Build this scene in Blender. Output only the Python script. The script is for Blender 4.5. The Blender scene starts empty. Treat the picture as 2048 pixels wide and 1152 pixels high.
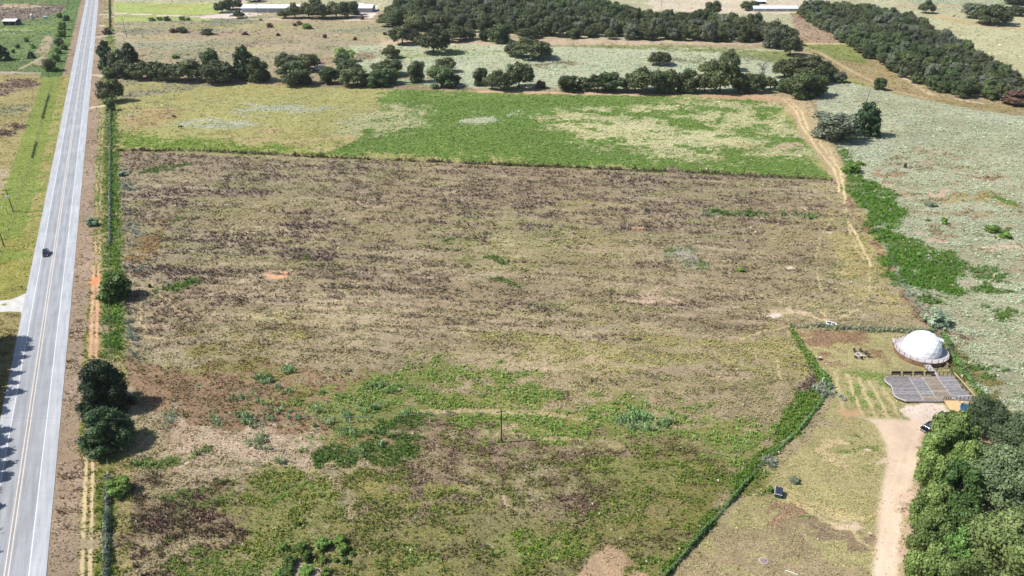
import bpy, bmesh, math, random
import numpy as np
from mathutils import Vector, Matrix
random.seed(7)
RNG = np.random.default_rng(11)
SC = bpy.context.scene
COL = SC.collection

# ------------------------------------------------------------------ camera, sky, sun, exposure
F = 1500.0                      # focal length in pixels of the 2048 px wide photograph
PITCH = math.atan(804 / F)      # below the horizontal
HC = 107.5                      # height of the drone in metres
CT, ST = math.cos(PITCH), math.sin(PITCH)
cam_data = bpy.data.cameras.new('camera')
cam = bpy.data.objects.new('camera', cam_data)
COL.objects.link(cam)
cam.location = (0, 0, HC)
cam.rotation_euler = (math.pi / 2 - PITCH, 0, 0)
cam_data.sensor_width = 36
cam_data.lens = 36 * F / 2048
cam_data.clip_start = 1
cam_data.clip_end = 9000
SC.camera = cam
SC.view_settings.view_transform = 'Standard'
SC.view_settings.look = 'None'
SC.view_settings.exposure = 0.68
SC.view_settings.gamma = 1
SC.view_settings.use_curve_mapping = False

SUN_EL = math.radians(49)
SHADOW_AZ = math.radians(4)     # direction in which shadows fall, counted from +X towards +Y
world = bpy.data.worlds.new('World')
SC.world = world
world.use_nodes = True
wn = world.node_tree
wn.nodes.clear()
sky = wn.nodes.new('ShaderNodeTexSky')
sky.sky_type = 'NISHITA'
sky.sun_disc = False
sky.sun_elevation = SUN_EL
# direction towards the sun: (-cos a, -sin a); sun_rotation is clockwise from +Y
sky.sun_rotation = math.atan2(-math.cos(SHADOW_AZ), -math.sin(SHADOW_AZ)) % (2 * math.pi)
sky.altitude = 150
bg = wn.nodes.new('ShaderNodeBackground')
bg.inputs['Strength'].default_value = 0.078
wo = wn.nodes.new('ShaderNodeOutputWorld')
wn.links.new(sky.outputs[0], bg.inputs[0])
wn.links.new(bg.outputs[0], wo.inputs[0])
sun_data = bpy.data.lights.new('sun', 'SUN')
sun_data.energy = 4.0
sun_data.angle = math.radians(0.53)
sun_data.color = (1.0, 0.955, 0.89)
sun = bpy.data.objects.new('sun', sun_data)
COL.objects.link(sun)
ld = Vector((math.cos(SUN_EL) * math.cos(SHADOW_AZ), math.cos(SUN_EL) * math.sin(SHADOW_AZ), -math.sin(SUN_EL)))
sun.rotation_euler = ld.to_track_quat('-Z', 'Y').to_euler()
sun.location = (-80, 0, 200)

# ------------------------------------------------------------------ helpers
def P(px, py, z=0.0):
    """the point of the place, at height z, that the photograph shows at pixel px, py"""
    cx, cy = px - 1024.0, 576.0 - py
    dx, dy, dz = cx, F * CT + cy * ST, cy * CT - F * ST
    t = (HC - z) / -dz
    return (dx * t, dy * t)

def scale_at(py):               # pixels per metre across, at ground level
    X, Y = P(1024, py)
    return F / (Y * CT + HC * ST)

def vert_ratio(py):             # how much of a metre of height shows
    return CT + (576 - py) / F * ST

def depth_ratio(py):            # how much of a metre of ground depth shows
    return ST - (576 - py) / F * CT

def lin(c):
    c = np.asarray(c, float) / 255.0
    return np.where(c <= 0.04045, c / 12.92, ((c + 0.055) / 1.055) ** 2.4)

GAIN = 0.66
def S(r, g, b):
    """real-world base colour of a surface that sunlight brings to this tone in the photograph"""
    return tuple(lin((r, g, b)) * GAIN)

def link(o, parent=None):
    COL.objects.link(o)
    if parent is not None:
        o.parent = parent
    return o

def tag(o, label=None, cat=None, group=None, kind=None):
    if label: o['label'] = label
    if cat: o['category'] = cat
    if group: o['group'] = group
    if kind: o['kind'] = kind
    return o

def empty(name, loc, rz=0.0, scale=None):
    o = bpy.data.objects.new(name, None)
    o.empty_display_size = 0.5
    o.location = loc
    o.rotation_euler = (0, 0, rz)
    if scale: o.scale = scale
    return link(o)

def np_mesh(name, verts, faces, mats=(), smooth=False, mat_idx=None):
    verts = np.asarray(verts, np.float32); faces = np.asarray(faces, np.int32)
    k = faces.shape[1]
    me = bpy.data.meshes.new(name)
    me.vertices.add(len(verts)); me.vertices.foreach_set('co', verts.ravel())
    me.loops.add(faces.size); me.loops.foreach_set('vertex_index', faces.ravel())
    me.polygons.add(len(faces))
    me.polygons.foreach_set('loop_start', np.arange(0, faces.size, k, dtype=np.int32))
    me.polygons.foreach_set('loop_total', np.full(len(faces), k, np.int32))
    for m in mats: me.materials.append(m)
    if mat_idx is not None: me.polygons.foreach_set('material_index', np.asarray(mat_idx, np.int32))
    me.update(calc_edges=True)
    me.polygons.foreach_set('use_smooth', np.full(len(faces), smooth, bool))
    return me

def set_col(me, name, arr, alpha=None):
    a = me.attributes.new(name, 'FLOAT_COLOR', 'POINT')
    buf = np.ones((len(arr), 4), np.float32); buf[:, :3] = arr
    if alpha is not None: buf[:, 3] = alpha
    a.data.foreach_set('color', buf.ravel())

class MB:
    """collects boxes, tubes and prisms; build() links them as one mesh object"""
    def __init__(self): self.v = []; self.f = []
    def add(self, vs, fs):
        n = len(self.v); self.v += [tuple(v) for v in vs]; self.f += [tuple(i + n for i in f) for f in fs]; return self
    def box(self, c, size, rz=0.0, M=None):
        sx, sy, sz = (s / 2 for s in size)
        vs = [Vector((x, y, z)) for x in (-sx, sx) for y in (-sy, sy) for z in (-sz, sz)]
        R = M if M is not None else Matrix.Rotation(rz, 3, 'Z')
        vs = [R @ v + Vector(c) for v in vs]
        return self.add(vs, [(0, 1, 3, 2), (4, 6, 7, 5), (0, 4, 5, 1), (2, 3, 7, 6), (0, 2, 6, 4), (1, 5, 7, 3)])
    def tube(self, p0, p1, r0, r1=None, n=8, cap=True):
        r1 = r0 if r1 is None else r1
        p0, p1 = Vector(p0), Vector(p1); d = (p1 - p0).normalized()
        a = d.orthogonal().normalized(); b = d.cross(a)
        vs = []
        for p, r in ((p0, r0), (p1, r1)):
            for i in range(n):
                t = 2 * math.pi * i / n
                vs.append(p + (a * math.cos(t) + b * math.sin(t)) * r)
        fs = [(i, (i + 1) % n, n + (i + 1) % n, n + i) for i in range(n)]
        if cap: fs += [tuple(range(n - 1, -1, -1)), tuple(range(n, 2 * n))]
        return self.add(vs, fs)
    def prism(self, pts, z0, z1):
        n = len(pts)
        vs = [(x, y, z0) for x, y in pts] + [(x, y, z1) for x, y in pts]
        fs = [(i, (i + 1) % n, n + (i + 1) % n, n + i) for i in range(n)] + [tuple(range(n - 1, -1, -1)), tuple(range(n, 2 * n))]
        return self.add(vs, fs)
    def sheet(self, pts, z):
        return self.add([(x, y, z) for x, y in pts], [tuple(range(len(pts)))])
    def build(self, name, mat, parent=None, smooth=False, bevel=0.0, loc=None, rz=0.0):
        me = bpy.data.meshes.new(name); me.from_pydata(self.v, [], self.f)
        if smooth: me.polygons.foreach_set('use_smooth', [True] * len(me.polygons))
        bm = bmesh.new(); bm.from_mesh(me); bmesh.ops.recalc_face_normals(bm, faces=bm.faces)
        if bevel > 0: bmesh.ops.bevel(bm, geom=bm.edges[:], offset=bevel, segments=2, affect='EDGES', profile=0.6)
        bm.to_mesh(me); bm.free()
        me.materials.append(mat)
        o = bpy.data.objects.new(name, me)
        if loc is not None: o.location = loc
        o.rotation_euler = (0, 0, rz)
        return link(o, parent)

# ------------------------------------------------------------------ noise in numpy
def vnoise(x, y, scale, seed):
    r = np.random.default_rng(1000 + seed)
    N = 256
    g = r.random((N, N))
    u, v = x / scale + seed * 17.3, y / scale + seed * 9.1
    iu, iv = np.floor(u).astype(np.int64), np.floor(v).astype(np.int64)
    fu, fv = u - iu, v - iv
    fu = fu * fu * (3 - 2 * fu); fv = fv * fv * (3 - 2 * fv)
    a, b = iu % N, iv % N; a1, b1 = (iu + 1) % N, (iv + 1) % N
    return (g[a, b] * (1 - fu) + g[a1, b] * fu) * (1 - fv) + (g[a, b1] * (1 - fu) + g[a1, b1] * fu) * fv

def fbm(x, y, scale, seed, octs=4, gain=0.55):
    s = 0; w = 1.0; t = 0
    for k in range(octs):
        c, sn = math.cos(k * 1.1 + seed), math.sin(k * 1.1 + seed)
        s = s + w * vnoise(x * c - y * sn, x * sn + y * c, scale / 2 ** k, seed * 7 + k); t += w; w *= gain
    n = s / t
    return np.clip((n - 0.5) * 1.9 + 0.5, 0, 1)      # spread towards uniform

def sstep(a, b, x):
    t = np.clip((x - a) / (b - a + 1e-9), 0, 1)
    return t * t * (3 - 2 * t)

# ------------------------------------------------------------------ the road's own axes
RAZ = math.atan2(218 - 1024, math.hypot(F, 804))
RD = np.array([math.sin(RAZ), math.cos(RAZ)])        # along the road, away
RN = np.array([math.cos(RAZ), -math.sin(RAZ)])       # across, to the right
R0 = np.array(P(92.5, 1152))                         # on the right hand edge of the asphalt
def road_pt(s, t): p = R0 + RD * s + RN * t; return (p[0], p[1])
def road_st(X, Y):
    dx, dy = X - R0[0], Y - R0[1]
    return dx * RD[0] + dy * RD[1], dx * RN[0] + dy * RN[1]
def px_s(py, px=190):                                # road distance of what shows at this height of the photograph
    X, Y = P(px, py); return road_st(X, Y)[0]

# ------------------------------------------------------------------ what grows where
class Cover:
    def __init__(self, X, Y):
        self.X, self.Y = X, Y
        self.n = len(X)
        w1 = fbm(X, Y, 14, 1) - .5; w2 = fbm(X, Y, 14, 2) - .5
        v1 = fbm(X, Y, 3, 3, 3) - .5; v2 = fbm(X, Y, 3, 4, 3) - .5
        self.Xr = X + w1 * 9 + v1 * 2.4; self.Yr = Y + w2 * 12 + v2 * 3.4
        self.Xm = X + v1 * 0.9; self.Ym = Y + v2 * 1.1
        self.hf = np.clip((fbm(X * .7, Y, 1.5, 8, 3) * .5 + fbm(X * .6, Y, 5, 9, 3) * .5 - .5) * 1.5 + .5, 0, 1)
        self.C = np.tile(np.array(S(178, 163, 130)), (self.n, 1))
        self.T = np.tile(np.array(S(165, 160, 112)), (self.n, 1))
        self.D = np.full(self.n, .35); self.H = np.full(self.n, .3)
        self.cache = {}
    def coords(self, rough): return {0: (self.X, self.Y), 1: (self.Xm, self.Ym), 2: (self.Xr, self.Yr)}[rough]
    def noise(self, scale, seed):
        k = (scale, seed)
        if k not in self.cache:
            if len(self.cache) > 6: self.cache.clear()
            self.cache[k] = fbm(self.X, self.Y, scale, seed)
        return self.cache[k]
    def put(self, idx, a, st):
        a = np.clip(a, 0, 1)
        if 'C' in st: self.C[idx] += (np.array(st['C']) - self.C[idx]) * a[:, None]
        if 'T' in st: self.T[idx] += (np.array(st['T']) - self.T[idx]) * a[:, None]
        if 'D' in st: self.D[idx] += (st['D'] - self.D[idx]) * a
        if 'H' in st: self.H[idx] += (st['H'] - self.H[idx]) * a
    def patchy(self, idx, a, cover, nsc, seed, soft=.10):
        if cover < 1:
            n = fbm(self.X[idx] * .42, self.Y[idx], nsc, seed) * .54 + self.hf[idx] * .46
            n = np.clip((n - .5) * 1.7 + .5, 0, 1)
            a = a * sstep(1 - cover - soft, 1 - cover + soft, n)
        return a
    def poly(self, pts, st, feather=1.5, rough=2, cover=1.0, nsc=8, seed=5, alpha=1.0, soft=.10):
        W = np.array([P(*p) for p in pts]) if not st.get('world') else np.array(pts)
        X, Y = self.coords(rough)
        m = feather + 1
        idx = np.nonzero((X > W[:, 0].min() - m) & (X < W[:, 0].max() + m) & (Y > W[:, 1].min() - m) & (Y < W[:, 1].max() + m))[0]
        if len(idx) == 0: return
        x, y = X[idx], Y[idx]
        inside = np.zeros(len(idx), bool); dist = np.full(len(idx), 1e9)
        for i in range(len(W)):
            (x0, y0), (x1, y1) = W[i - 1], W[i]
            cond = ((y0 > y) != (y1 > y))
            with np.errstate(divide='ignore', invalid='ignore'):
                xx = (x1 - x0) * (y - y0) / (y1 - y0) + x0
            inside ^= cond & (x < xx)
            ex, ey = x1 - x0, y1 - y0
            t = np.clip(((x - x0) * ex + (y - y0) * ey) / (ex * ex + ey * ey + 1e-9), 0, 1)
            dist = np.minimum(dist, (x - x0 - t * ex) ** 2 + (y - y0 - t * ey) ** 2)
        sd = np.where(inside, 1, -1) * np.sqrt(dist)
        if rough: feather = feather * (1 + rough * .6)
        a = sstep(-feather, feather, sd)
        if rough: a = sstep(.22, .78, a + (self.hf[idx] - .5) * .9 * (a > .01) * (a < .99))
        a = a * alpha
        k = a > 0.003
        idx, a = idx[k], a[k]
        self.put(idx, self.patchy(idx, a, cover, nsc, seed, soft), st)
    def streaks(self, pts, st, along, across, cover, seed, size=2.2, alpha=1.0, lo=.12):
        """mowing rows: long thin bands that run from pixel point along[0] to along[1]"""
        W = np.array([P(*p) for p in pts]); X, Y = self.Xm, self.Ym
        a0, a1 = np.array(P(*along[0])), np.array(P(*along[1])); d = (a1 - a0) / np.linalg.norm(a1 - a0)
        idx = np.nonzero((X > W[:, 0].min()) & (X < W[:, 0].max()) & (Y > W[:, 1].min()) & (Y < W[:, 1].max()))[0]
        x, y = X[idx], Y[idx]; inside = np.zeros(len(idx), bool)
        for i in range(len(W)):
            (x0, y0), (x1, y1) = W[i - 1], W[i]
            if y0 != y1: inside ^= ((y0 > y) != (y1 > y)) & (x < (x1 - x0) * (y - y0) / (y1 - y0) + x0)
        idx = idx[inside]; x, y = self.X[idx] - a0[0], self.Y[idx] - a0[1]
        s = x * d[0] + y * d[1]; t = -x * d[1] + y * d[0] + 1.5 * np.sin(s / 31)
        n = fbm(s * .085, t, size, seed, 2) * .40 + self.hf[idx] * .34 + fbm(s * .35, t * .6, 16, seed + 1, 3) * .26
        n = np.clip((n - .5) * 1.9 + .5, 0, 1)
        a = alpha * sstep(1 - cover - lo, 1 - cover + lo, n); self.put(idx, a, st)
    def line(self, pts, width, st, rough=1, cover=1.0, nsc=6, seed=5, feather=.35, alpha=1.0):
        W = np.array([P(*p) for p in pts])
        X, Y = self.coords(rough); m = width + feather + 1
        idx = np.nonzero((X > W[:, 0].min() - m) & (X < W[:, 0].max() + m) & (Y > W[:, 1].min() - m) & (Y < W[:, 1].max() + m))[0]
        if len(idx) == 0: return
        x, y = X[idx], Y[idx]; dist = np.full(len(idx), 1e9)
        for i in range(1, len(W)):
            (x0, y0), (x1, y1) = W[i - 1], W[i]; ex, ey = x1 - x0, y1 - y0
            t = np.clip(((x - x0) * ex + (y - y0) * ey) / (ex * ex + ey * ey + 1e-9), 0, 1)
            dist = np.minimum(dist, (x - x0 - t * ex) ** 2 + (y - y0 - t * ey) ** 2)
        a = sstep(width / 2 + feather, width / 2 - feather, np.sqrt(dist)) if False else 1 - sstep(width / 2 - feather, width / 2 + feather, np.sqrt(dist))
        a = a * alpha; k = a > .003; idx, a = idx[k], a[k]
        self.put(idx, self.patchy(idx, a, cover, nsc, seed), st)
    def blob(self, cx, cy, rx, ry, st, cover=.75, nsc=6, seed=5, alpha=1.0, rough=2, soft=.14):
        """a patch whose extent in the photograph is rx, ry pixels round cx, cy; laid on the ground in metres"""
        x0, y0 = P(cx, cy); ax = P(cx + rx, cy)[0] - x0; ay = (P(cx, cy - ry)[1] - P(cx, cy + ry)[1]) / 2
        X, Y = self.coords(rough)
        idx = np.nonzero((abs(X - x0) < ax * 1.5 + 1) & (abs(Y - y0) < ay * 1.5 + 1))[0]
        if len(idx) == 0: return
        r = np.sqrt(((X[idx] - x0) / ax) ** 2 + ((Y[idx] - y0) / ay) ** 2)
        a = (1 - sstep(.6, 1.25, r)) * alpha
        if cover < 1:
            n = fbm(self.X[idx] * .45, self.Y[idx], nsc, seed) * .5 + self.hf[idx] * .5
            n = np.clip((n - .5) * 1.7 + .5, 0, 1)
            fall = (1 - sstep(.3, 1.3, r))
            a = alpha * sstep(1 - cover - soft, 1 - cover + soft, n - (1 - fall) * cover * 1.1)
        k = a > .003
        self.put(idx[k], a[k], st)
    def strip(self, s0, s1, t0, t1, st, cover=1.0, nsc=5, seed=5, feather=.4, rough=1, alpha=1.0):
        """a strip beside the road: s along, t across"""
        X, Y = self.coords(rough); s, t = road_st(X, Y)
        idx = np.nonzero((s > s0 - 8) & (s < s1 + 8) & (t > t0 - 2) & (t < t1 + 2))[0]
        if len(idx) == 0: return
        a = sstep(t0 - feather, t0 + feather, t[idx]) * (1 - sstep(t1 - feather, t1 + feather, t[idx])) * sstep(s0 - 4, s0 + 4, s[idx]) * (1 - sstep(s1 - 4, s1 + 4, s[idx])) * alpha
        self.put(idx, self.patchy(idx, a, cover, nsc, seed), st)

# kinds of ground cover: C soil or thatch colour, T plant colour, D density, H height in metres
straw = dict(C=S(178, 163, 130), T=S(170, 160, 118), D=.7, H=.26)
olive = dict(C=S(168, 158, 116), T=S(158, 160, 104), D=.85, H=.28)
brown = dict(C=S(160, 141, 122), T=S(104, 89, 82), D=.92, H=.5)
brownsoft = dict(C=S(164, 149, 120), T=S(130, 117, 94), D=.8, H=.36)
red = dict(C=S(154, 122, 98), T=S(138, 112, 84), D=.7, H=.3)
green = dict(C=S(146, 148, 88), T=S(138, 170, 84), D=.85, H=.4)
vgreen = dict(C=S(124, 148, 74), T=S(122, 156, 74), D=1.0, H=.28)
dgreen = dict(C=S(116, 126, 72), T=S(96, 130, 60), D=.95, H=.45)
sage = dict(C=S(190, 190, 160), T=S(196, 206, 176), D=.9, H=.32)
sagegrey = dict(C=S(150, 148, 128), T=S(156, 166, 146), D=.95, H=.7)
sagedark = dict(C=S(158, 156, 128), T=S(146, 156, 124), D=.9, H=.4)
yellow = dict(C=S(184, 178, 118), T=S(182, 182, 108), D=.8, H=.20)
lawn = dict(C=S(142, 162, 74), T=S(142, 168, 66), D=.8, H=.15)
lawnpale = dict(C=S(184, 196, 116), T=S(176, 192, 108), D=.6, H=.15)
tan = dict(C=S(194, 174, 144), T=S(184, 168, 130), D=.45, H=.18)
mown = dict(C=S(166, 146, 124), T=S(154, 136, 110), D=.55, H=.15)
pink = dict(C=S(214, 186, 162), T=S(190, 168, 136), D=.3, H=.15)
white_sand = dict(C=S(240, 222, 208), T=S(190, 180, 150), D=.1, H=.12)
orange = dict(C=S(222, 172, 138), T=S(170, 150, 100), D=.08, H=.12)
palegr = dict(T=S(158, 184, 132), D=.9, H=1.1)
limeweed = dict(C=S(150, 148, 94), T=S(140, 160, 80), D=.85, H=.42)

def paint(c):
    # --- far country
    c.poly([(180, -60), (2300, -60), (2300, 120), (1500, 90), (760, 60), (200, 60)], dict(sage, C=S(200, 196, 160), T=S(192, 196, 150), D=.6), rough=2)
    c.poly([(1300, -60), (1700, -60), (1620, 30), (1440, 26), (1300, 20)], dict(tan, C=S(226, 212, 186), D=.4))
    c.poly([(225, 30), (800, 20), (830, 90), (760, 130), (560, 150), (215, 112)], dict(straw, C=S(188, 174, 142), T=S(176, 166, 128), D=.6))
    c.poly([(225, 34), (560, 34), (420, 62), (240, 70)], sagedark, cover=.75, nsc=25, seed=21, soft=.2)
    c.blob(380, 110, 160, 16, dict(sagedark), cover=.5, nsc=14, seed=22)
    c.blob(500, 95, 80, 16, yellow, cover=.7, nsc=18, seed=23, alpha=.6)
    c.blob(330, 92, 110, 14, sage, cover=.5, nsc=12, seed=24)
    c.blob(450, 60, 160, 14, dict(brownsoft, C=S(186, 154, 130)), cover=.6, nsc=16, seed=25)
    c.blob(690, 70, 60, 10, dict(orange, C=S(214, 176, 146)), cover=.7, nsc=12, seed=26)
    c.blob(700, 60, 110, 18, sagedark, cover=.45, nsc=16, seed=27)
    FF_ = [(225, 46), (760, 46), (800, 90), (740, 120), (560, 140), (215, 112)]
    c.streaks(FF_, dict(sagedark, C=S(176, 172, 140), T=S(160, 172, 136)), ((220, 100), (760, 80)), 0, .30, 411, 9, .8)
    c.streaks(FF_, dict(brownsoft, C=S(184, 158, 134), T=S(150, 130, 110)), ((220, 100), (760, 80)), 0, .24, 412, 7, .8)
    c.streaks(FF_, dict(yellow), ((220, 100), (760, 80)), 0, .18, 413, 10, .7)
    c.blob(580, 86, 20, 4, dgreen, cover=.95, alpha=.5); c.blob(652, 96, 16, 4, dgreen, cover=.95, alpha=.6)
    c.poly([(228, 5), (445, 8), (448, 24), (400, 30), (228, 28)], lawnpale, feather=2, rough=1)
    c.blob(350, 14, 70, 4, dict(tan, C=S(196, 180, 120)), cover=.6, nsc=12, seed=28)
    c.poly([(228, 33), (300, 33), (420, 36), (420, 41), (228, 44)], dict(lawnpale, T=S(160, 180, 90)), feather=2, rough=1)
    c.line([(196, 29), (240, 27), (330, 31), (420, 34), (520, 30), (480, 18), (470, -4)], 5, dict(white_sand, D=0), rough=0)
    c.poly([(400, 32), (440, 28), (480, 20), (500, 27), (470, 37), (400, 36)], dict(white_sand, D=0), rough=0, feather=1)
    c.poly([(448, 0), (500, 0), (485, 12), (462, 20)], dict(tan, C=S(220, 205, 180), D=.05), rough=1)
    c.line([(196, 52), (216, 51), (222, 50)], 3.5, dict(white_sand, D=0), rough=0)
    c.line([(193, 75), (225, 70), (248, 66)], 3.5, dict(white_sand, D=0), rough=0)
    c.line([(187, 150), (208, 152)], 4, dict(white_sand, D=0), rough=0)
    c.line([(181, 215), (196, 213), (222, 210)], 3.5, dict(tan, C=S(214, 198, 170), D=0), rough=0)
    c.line([(500, 38), (620, 38), (760, 41)], 5, dict(pink, C=S(232, 212, 186), D=0), rough=1, alpha=.8)
    c.poly([(700, 20), (760, 8), (745, 36), (700, 38)], dict(white_sand, D=.02), rough=1)
    c.line([(500, 44), (620, 46), (760, 45)], 2, dict(pink, D=0), rough=1, alpha=.6)
    # green and brown ground at the far upper right
    c.poly([(1800, -40), (2048, -40), (2300, 40), (2048, 20), (1830, 12)], dict(sage, T=S(168, 196, 140)))
    c.poly([(1830, 24), (2300, 44), (2300, 150), (2048, 150), (1950, 100), (1860, 40)], dict(sage, C=S(206, 200, 160), T=S(194, 204, 150), D=.7))
    c.line([(1860, 28), (1920, 44), (1990, 54), (2048, 60), (2300, 76)], 14, dict(tan, C=S(206, 184, 140)), rough=1)
    c.line([(1800, 12), (1900, 12), (2048, 22)], 18, dict(tan, C=S(206, 184, 150)), rough=1)
    c.poly([(1580, 25), (1630, 30), (1700, 75), (1790, 140), (1900, 195), (2048, 212), (2048, 240), (1850, 210), (1740, 190), (1650, 130), (1600, 90)], dict(olive, C=S(176, 158, 116), T=S(158, 148, 96), D=.6), rough=1)
    c.poly([(1580, 28), (1640, 42), (1700, 82), (1660, 86), (1600, 84)], dict(brownsoft, C=S(186, 162, 136), T=S(160, 140, 112)), rough=1)
    c.poly([(1606, 88), (1700, 90), (1740, 130), (1680, 120), (1610, 100)], dict(olive, C=S(150, 156, 92), T=S(132, 146, 70)), rough=1)
    c.line([(1645, 32), (1700, 62), (1740, 98), (1800, 150), (1860, 188), (1960, 206)], 4, dict(pink, C=S(214, 196, 166)), rough=1, cover=.8)
    c.line([(1600, 92), (1640, 105), (1700, 140), (1780, 180), (1850, 196)], 3, dict(pink, C=S(206, 180, 146)), rough=1, cover=.8)
    c.line([(1598, 88), (1700, 87)], 2.5, dict(pink, C=S(226, 206, 160)), rough=0)
    c.poly([(1640, 130), (1720, 168), (1860, 205), (1960, 222), (1960, 230), (1820, 212), (1700, 180), (1640, 150)], dict(vgreen, C=S(150, 164, 90), T=S(140, 164, 78)), rough=1, cover=.85)
    # pale sage meadow behind the hedgerow
    c.poly([(700, 92), (900, 84), (1580, 100), (1560, 180), (700, 175)], dict(sage, C=S(200, 202, 168), T=S(192, 208, 174)), rough=1)
    c.poly([(1040, 84), (1300, 88), (1580, 104), (1620, 120), (1560, 128), (1420, 104), (1040, 90)], dict(green, C=S(150, 156, 100), T=S(136, 150, 84), H=.3), rough=1, cover=.9)
    c.poly([(760, 100), (1000, 100), (1010, 108), (760, 118)], dict(vgreen, C=S(170, 180, 120), T=S(158, 180, 104)), cover=.5, nsc=12)
    c.blob(1100, 130, 90, 9, dict(brownsoft, T=S(130, 130, 96)), cover=.45, nsc=6, seed=31)
    c.blob(1420, 120, 120, 10, sagedark, cover=.5, nsc=8, seed=32)
    c.blob(850, 150, 110, 12, dict(olive, C=S(160, 146, 104)), cover=.7, nsc=14, seed=33)
    c.blob(800, 170, 60, 6, vgreen, cover=.8, nsc=10, seed=34)
    c.blob(720, 112, 60, 12, dict(brownsoft), cover=.5, nsc=10, seed=35)
    c.poly([(760, 78), (1590, 78), (1590, 88), (1200, 90), (760, 90)], dict(tan, C=S(206, 184, 156), D=.3), rough=1, cover=.8)
    # brownish litter under the tree rows
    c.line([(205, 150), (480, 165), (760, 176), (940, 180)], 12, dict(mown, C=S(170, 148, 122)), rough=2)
    # hay field behind the ditch
    c.poly([(232, 163), (500, 168), (760, 178), (1200, 186), (1560, 195), (1590, 240), (1672, 361), (1100, 334), (700, 317), (232, 302)], dict(yellow), rough=0, feather=1)
    c.poly([(232, 163), (480, 168), (330, 185), (240, 200)], dict(sagedark, C=S(170, 160, 130)), cover=.6, nsc=12, seed=41)
    c.blob(330, 215, 90, 24, olive, cover=.6, nsc=16, seed=42)
    c.blob(420, 245, 130, 18, sage, cover=.62, nsc=14, seed=43)
    c.blob(560, 218, 110, 12, sage, cover=.55, nsc=14, seed=44)
    c.blob(300, 235, 80, 30, dict(straw, C=S(200, 172, 126)), cover=.5, nsc=12, seed=45)
    c.blob(520, 270, 140, 16, dict(straw, C=S(196, 176, 128)), cover=.5, nsc=12, seed=45)
    c.poly([(768, 180), (1200, 188), (1560, 197), (1590, 240), (1668, 359), (1100, 332), (650, 304), (655, 290), (700, 262), (740, 230), (762, 205)], dict(vgreen), rough=2, feather=4)
    c.poly([(232, 262), (330, 275), (460, 284), (655, 297), (655, 313), (232, 300)], dict(vgreen, C=S(146, 162, 80), T=S(130, 164, 68)), rough=2, feather=5)
    c.poly([(650, 262), (700, 225), (790, 210), (850, 222), (840, 250), (780, 262), (700, 275)], dict(sage, C=S(194, 190, 144), T=S(192, 196, 146)), feather=6, cover=.72, nsc=10, seed=46)
    c.poly([(560, 285), (690, 262), (700, 276), (660, 300), (600, 306)], dict(straw, C=S(204, 188, 134)), cover=.6, nsc=10, seed=47)
    c.blob(950, 240, 46, 13, sage, cover=.7, nsc=9, seed=48)
    c.blob(1050, 228, 30, 10, sage, cover=.6, nsc=7, seed=49)
    c.poly([(1088, 232), (1160, 214), (1230, 220), (1300, 210), (1420, 196), (1500, 205), (1560, 200), (1592, 262), (1640, 318), (1560, 322), (1470, 300), (1380, 318), (1260, 296), (1180, 285), (1120, 262)], dict(sage, C=S(204, 200, 152), T=S(206, 206, 158)), feather=7, cover=.6, nsc=9, seed=50)
    c.poly([(1180, 240), (1300, 250), (1400, 262), (1440, 285), (1360, 300), (1240, 285)], dict(sage, C=S(212, 206, 160), T=S(210, 212, 164)), cover=.66, nsc=6, seed=51)
    c.blob(1500, 262, 60, 14, dict(vgreen), cover=.75, nsc=7, seed=52)
    c.blob(1530, 225, 40, 12, dict(vgreen), cover=.6, nsc=7, seed=53)
    c.blob(1560, 295, 60, 12, dict(straw, C=S(206, 186, 150)), cover=.7, nsc=8, seed=54)
    c.line([(960, 183), (1200, 188), (1400, 192), (1560, 197)], 5, dict(pink, C=S(222, 186, 156)), rough=1, cover=.85)
    # ditch line between the fields
    c.line([(236, 301), (420, 303), (700, 317), (1100, 334), (1400, 346), (1672, 361)], 2.2, dict(brown, C=S(120, 100, 78), T=S(104, 92, 62), D=1, H=1.0), rough=1)
    # --- the big field
    c.poly([(232, 303), (700, 319), (1100, 336), (1672, 363), (1760, 500), (1850, 650), (1880, 664), (1580, 653), (1640, 760), (1560, 830), (1520, 930), (1330, 1160), (1000, 1260), (215, 1260), (240, 900), (250, 700), (240, 480)], straw, rough=0, feather=.8)
    c.poly([(232, 303), (1672, 363), (1880, 664), (1580, 653), (1640, 760), (1200, 800), (260, 760), (240, 480)], olive, cover=.50, nsc=26, seed=61, soft=.25)
    c.poly([(232, 303), (1672, 363), (1880, 664), (1580, 653), (1640, 760), (1200, 800), (260, 760), (240, 480)], brownsoft, cover=.45, nsc=30, seed=62, soft=.2)
    for (bx, by, rx, ry, cv, sd) in [(420, 390, 190, 58, .75, 1), (600, 350, 120, 26, .5, 2), (560, 495, 250, 48, .72, 3), (430, 545, 170, 30, .8, 4), (340, 620, 110, 40, .7, 5), (620, 440, 160, 30, .6, 6),
                                     (760, 395, 160, 40, .5, 7), (1330, 400, 290, 26, .72, 8), (1250, 360, 360, 18, .55, 9), (1150, 420, 90, 22, .5, 10), (1250, 450, 200, 20, .5, 11), (1480, 480, 80, 28, .45, 12), (1540, 395, 90, 18, .65, 13),
                                     (1300, 540, 80, 20, .6, 14), (1090, 620, 300, 26, .5, 15), (1150, 770, 70, 24, .8, 16), (1020, 755, 60, 18, .5, 17), (480, 600, 120, 24, .5, 18), (800, 480, 180, 24, .4, 19), (1400, 610, 120, 20, .4, 20),
                                     (1610, 740, 30, 36, .5, 21), (1680, 500, 60, 60, .35, 22), (1700, 430, 40, 30, .4, 23)]:
        c.blob(bx, by, rx, ry, brown if sd not in (22, 23) else brownsoft, cover=cv, nsc=9, seed=70 + sd, soft=.22)
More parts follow.
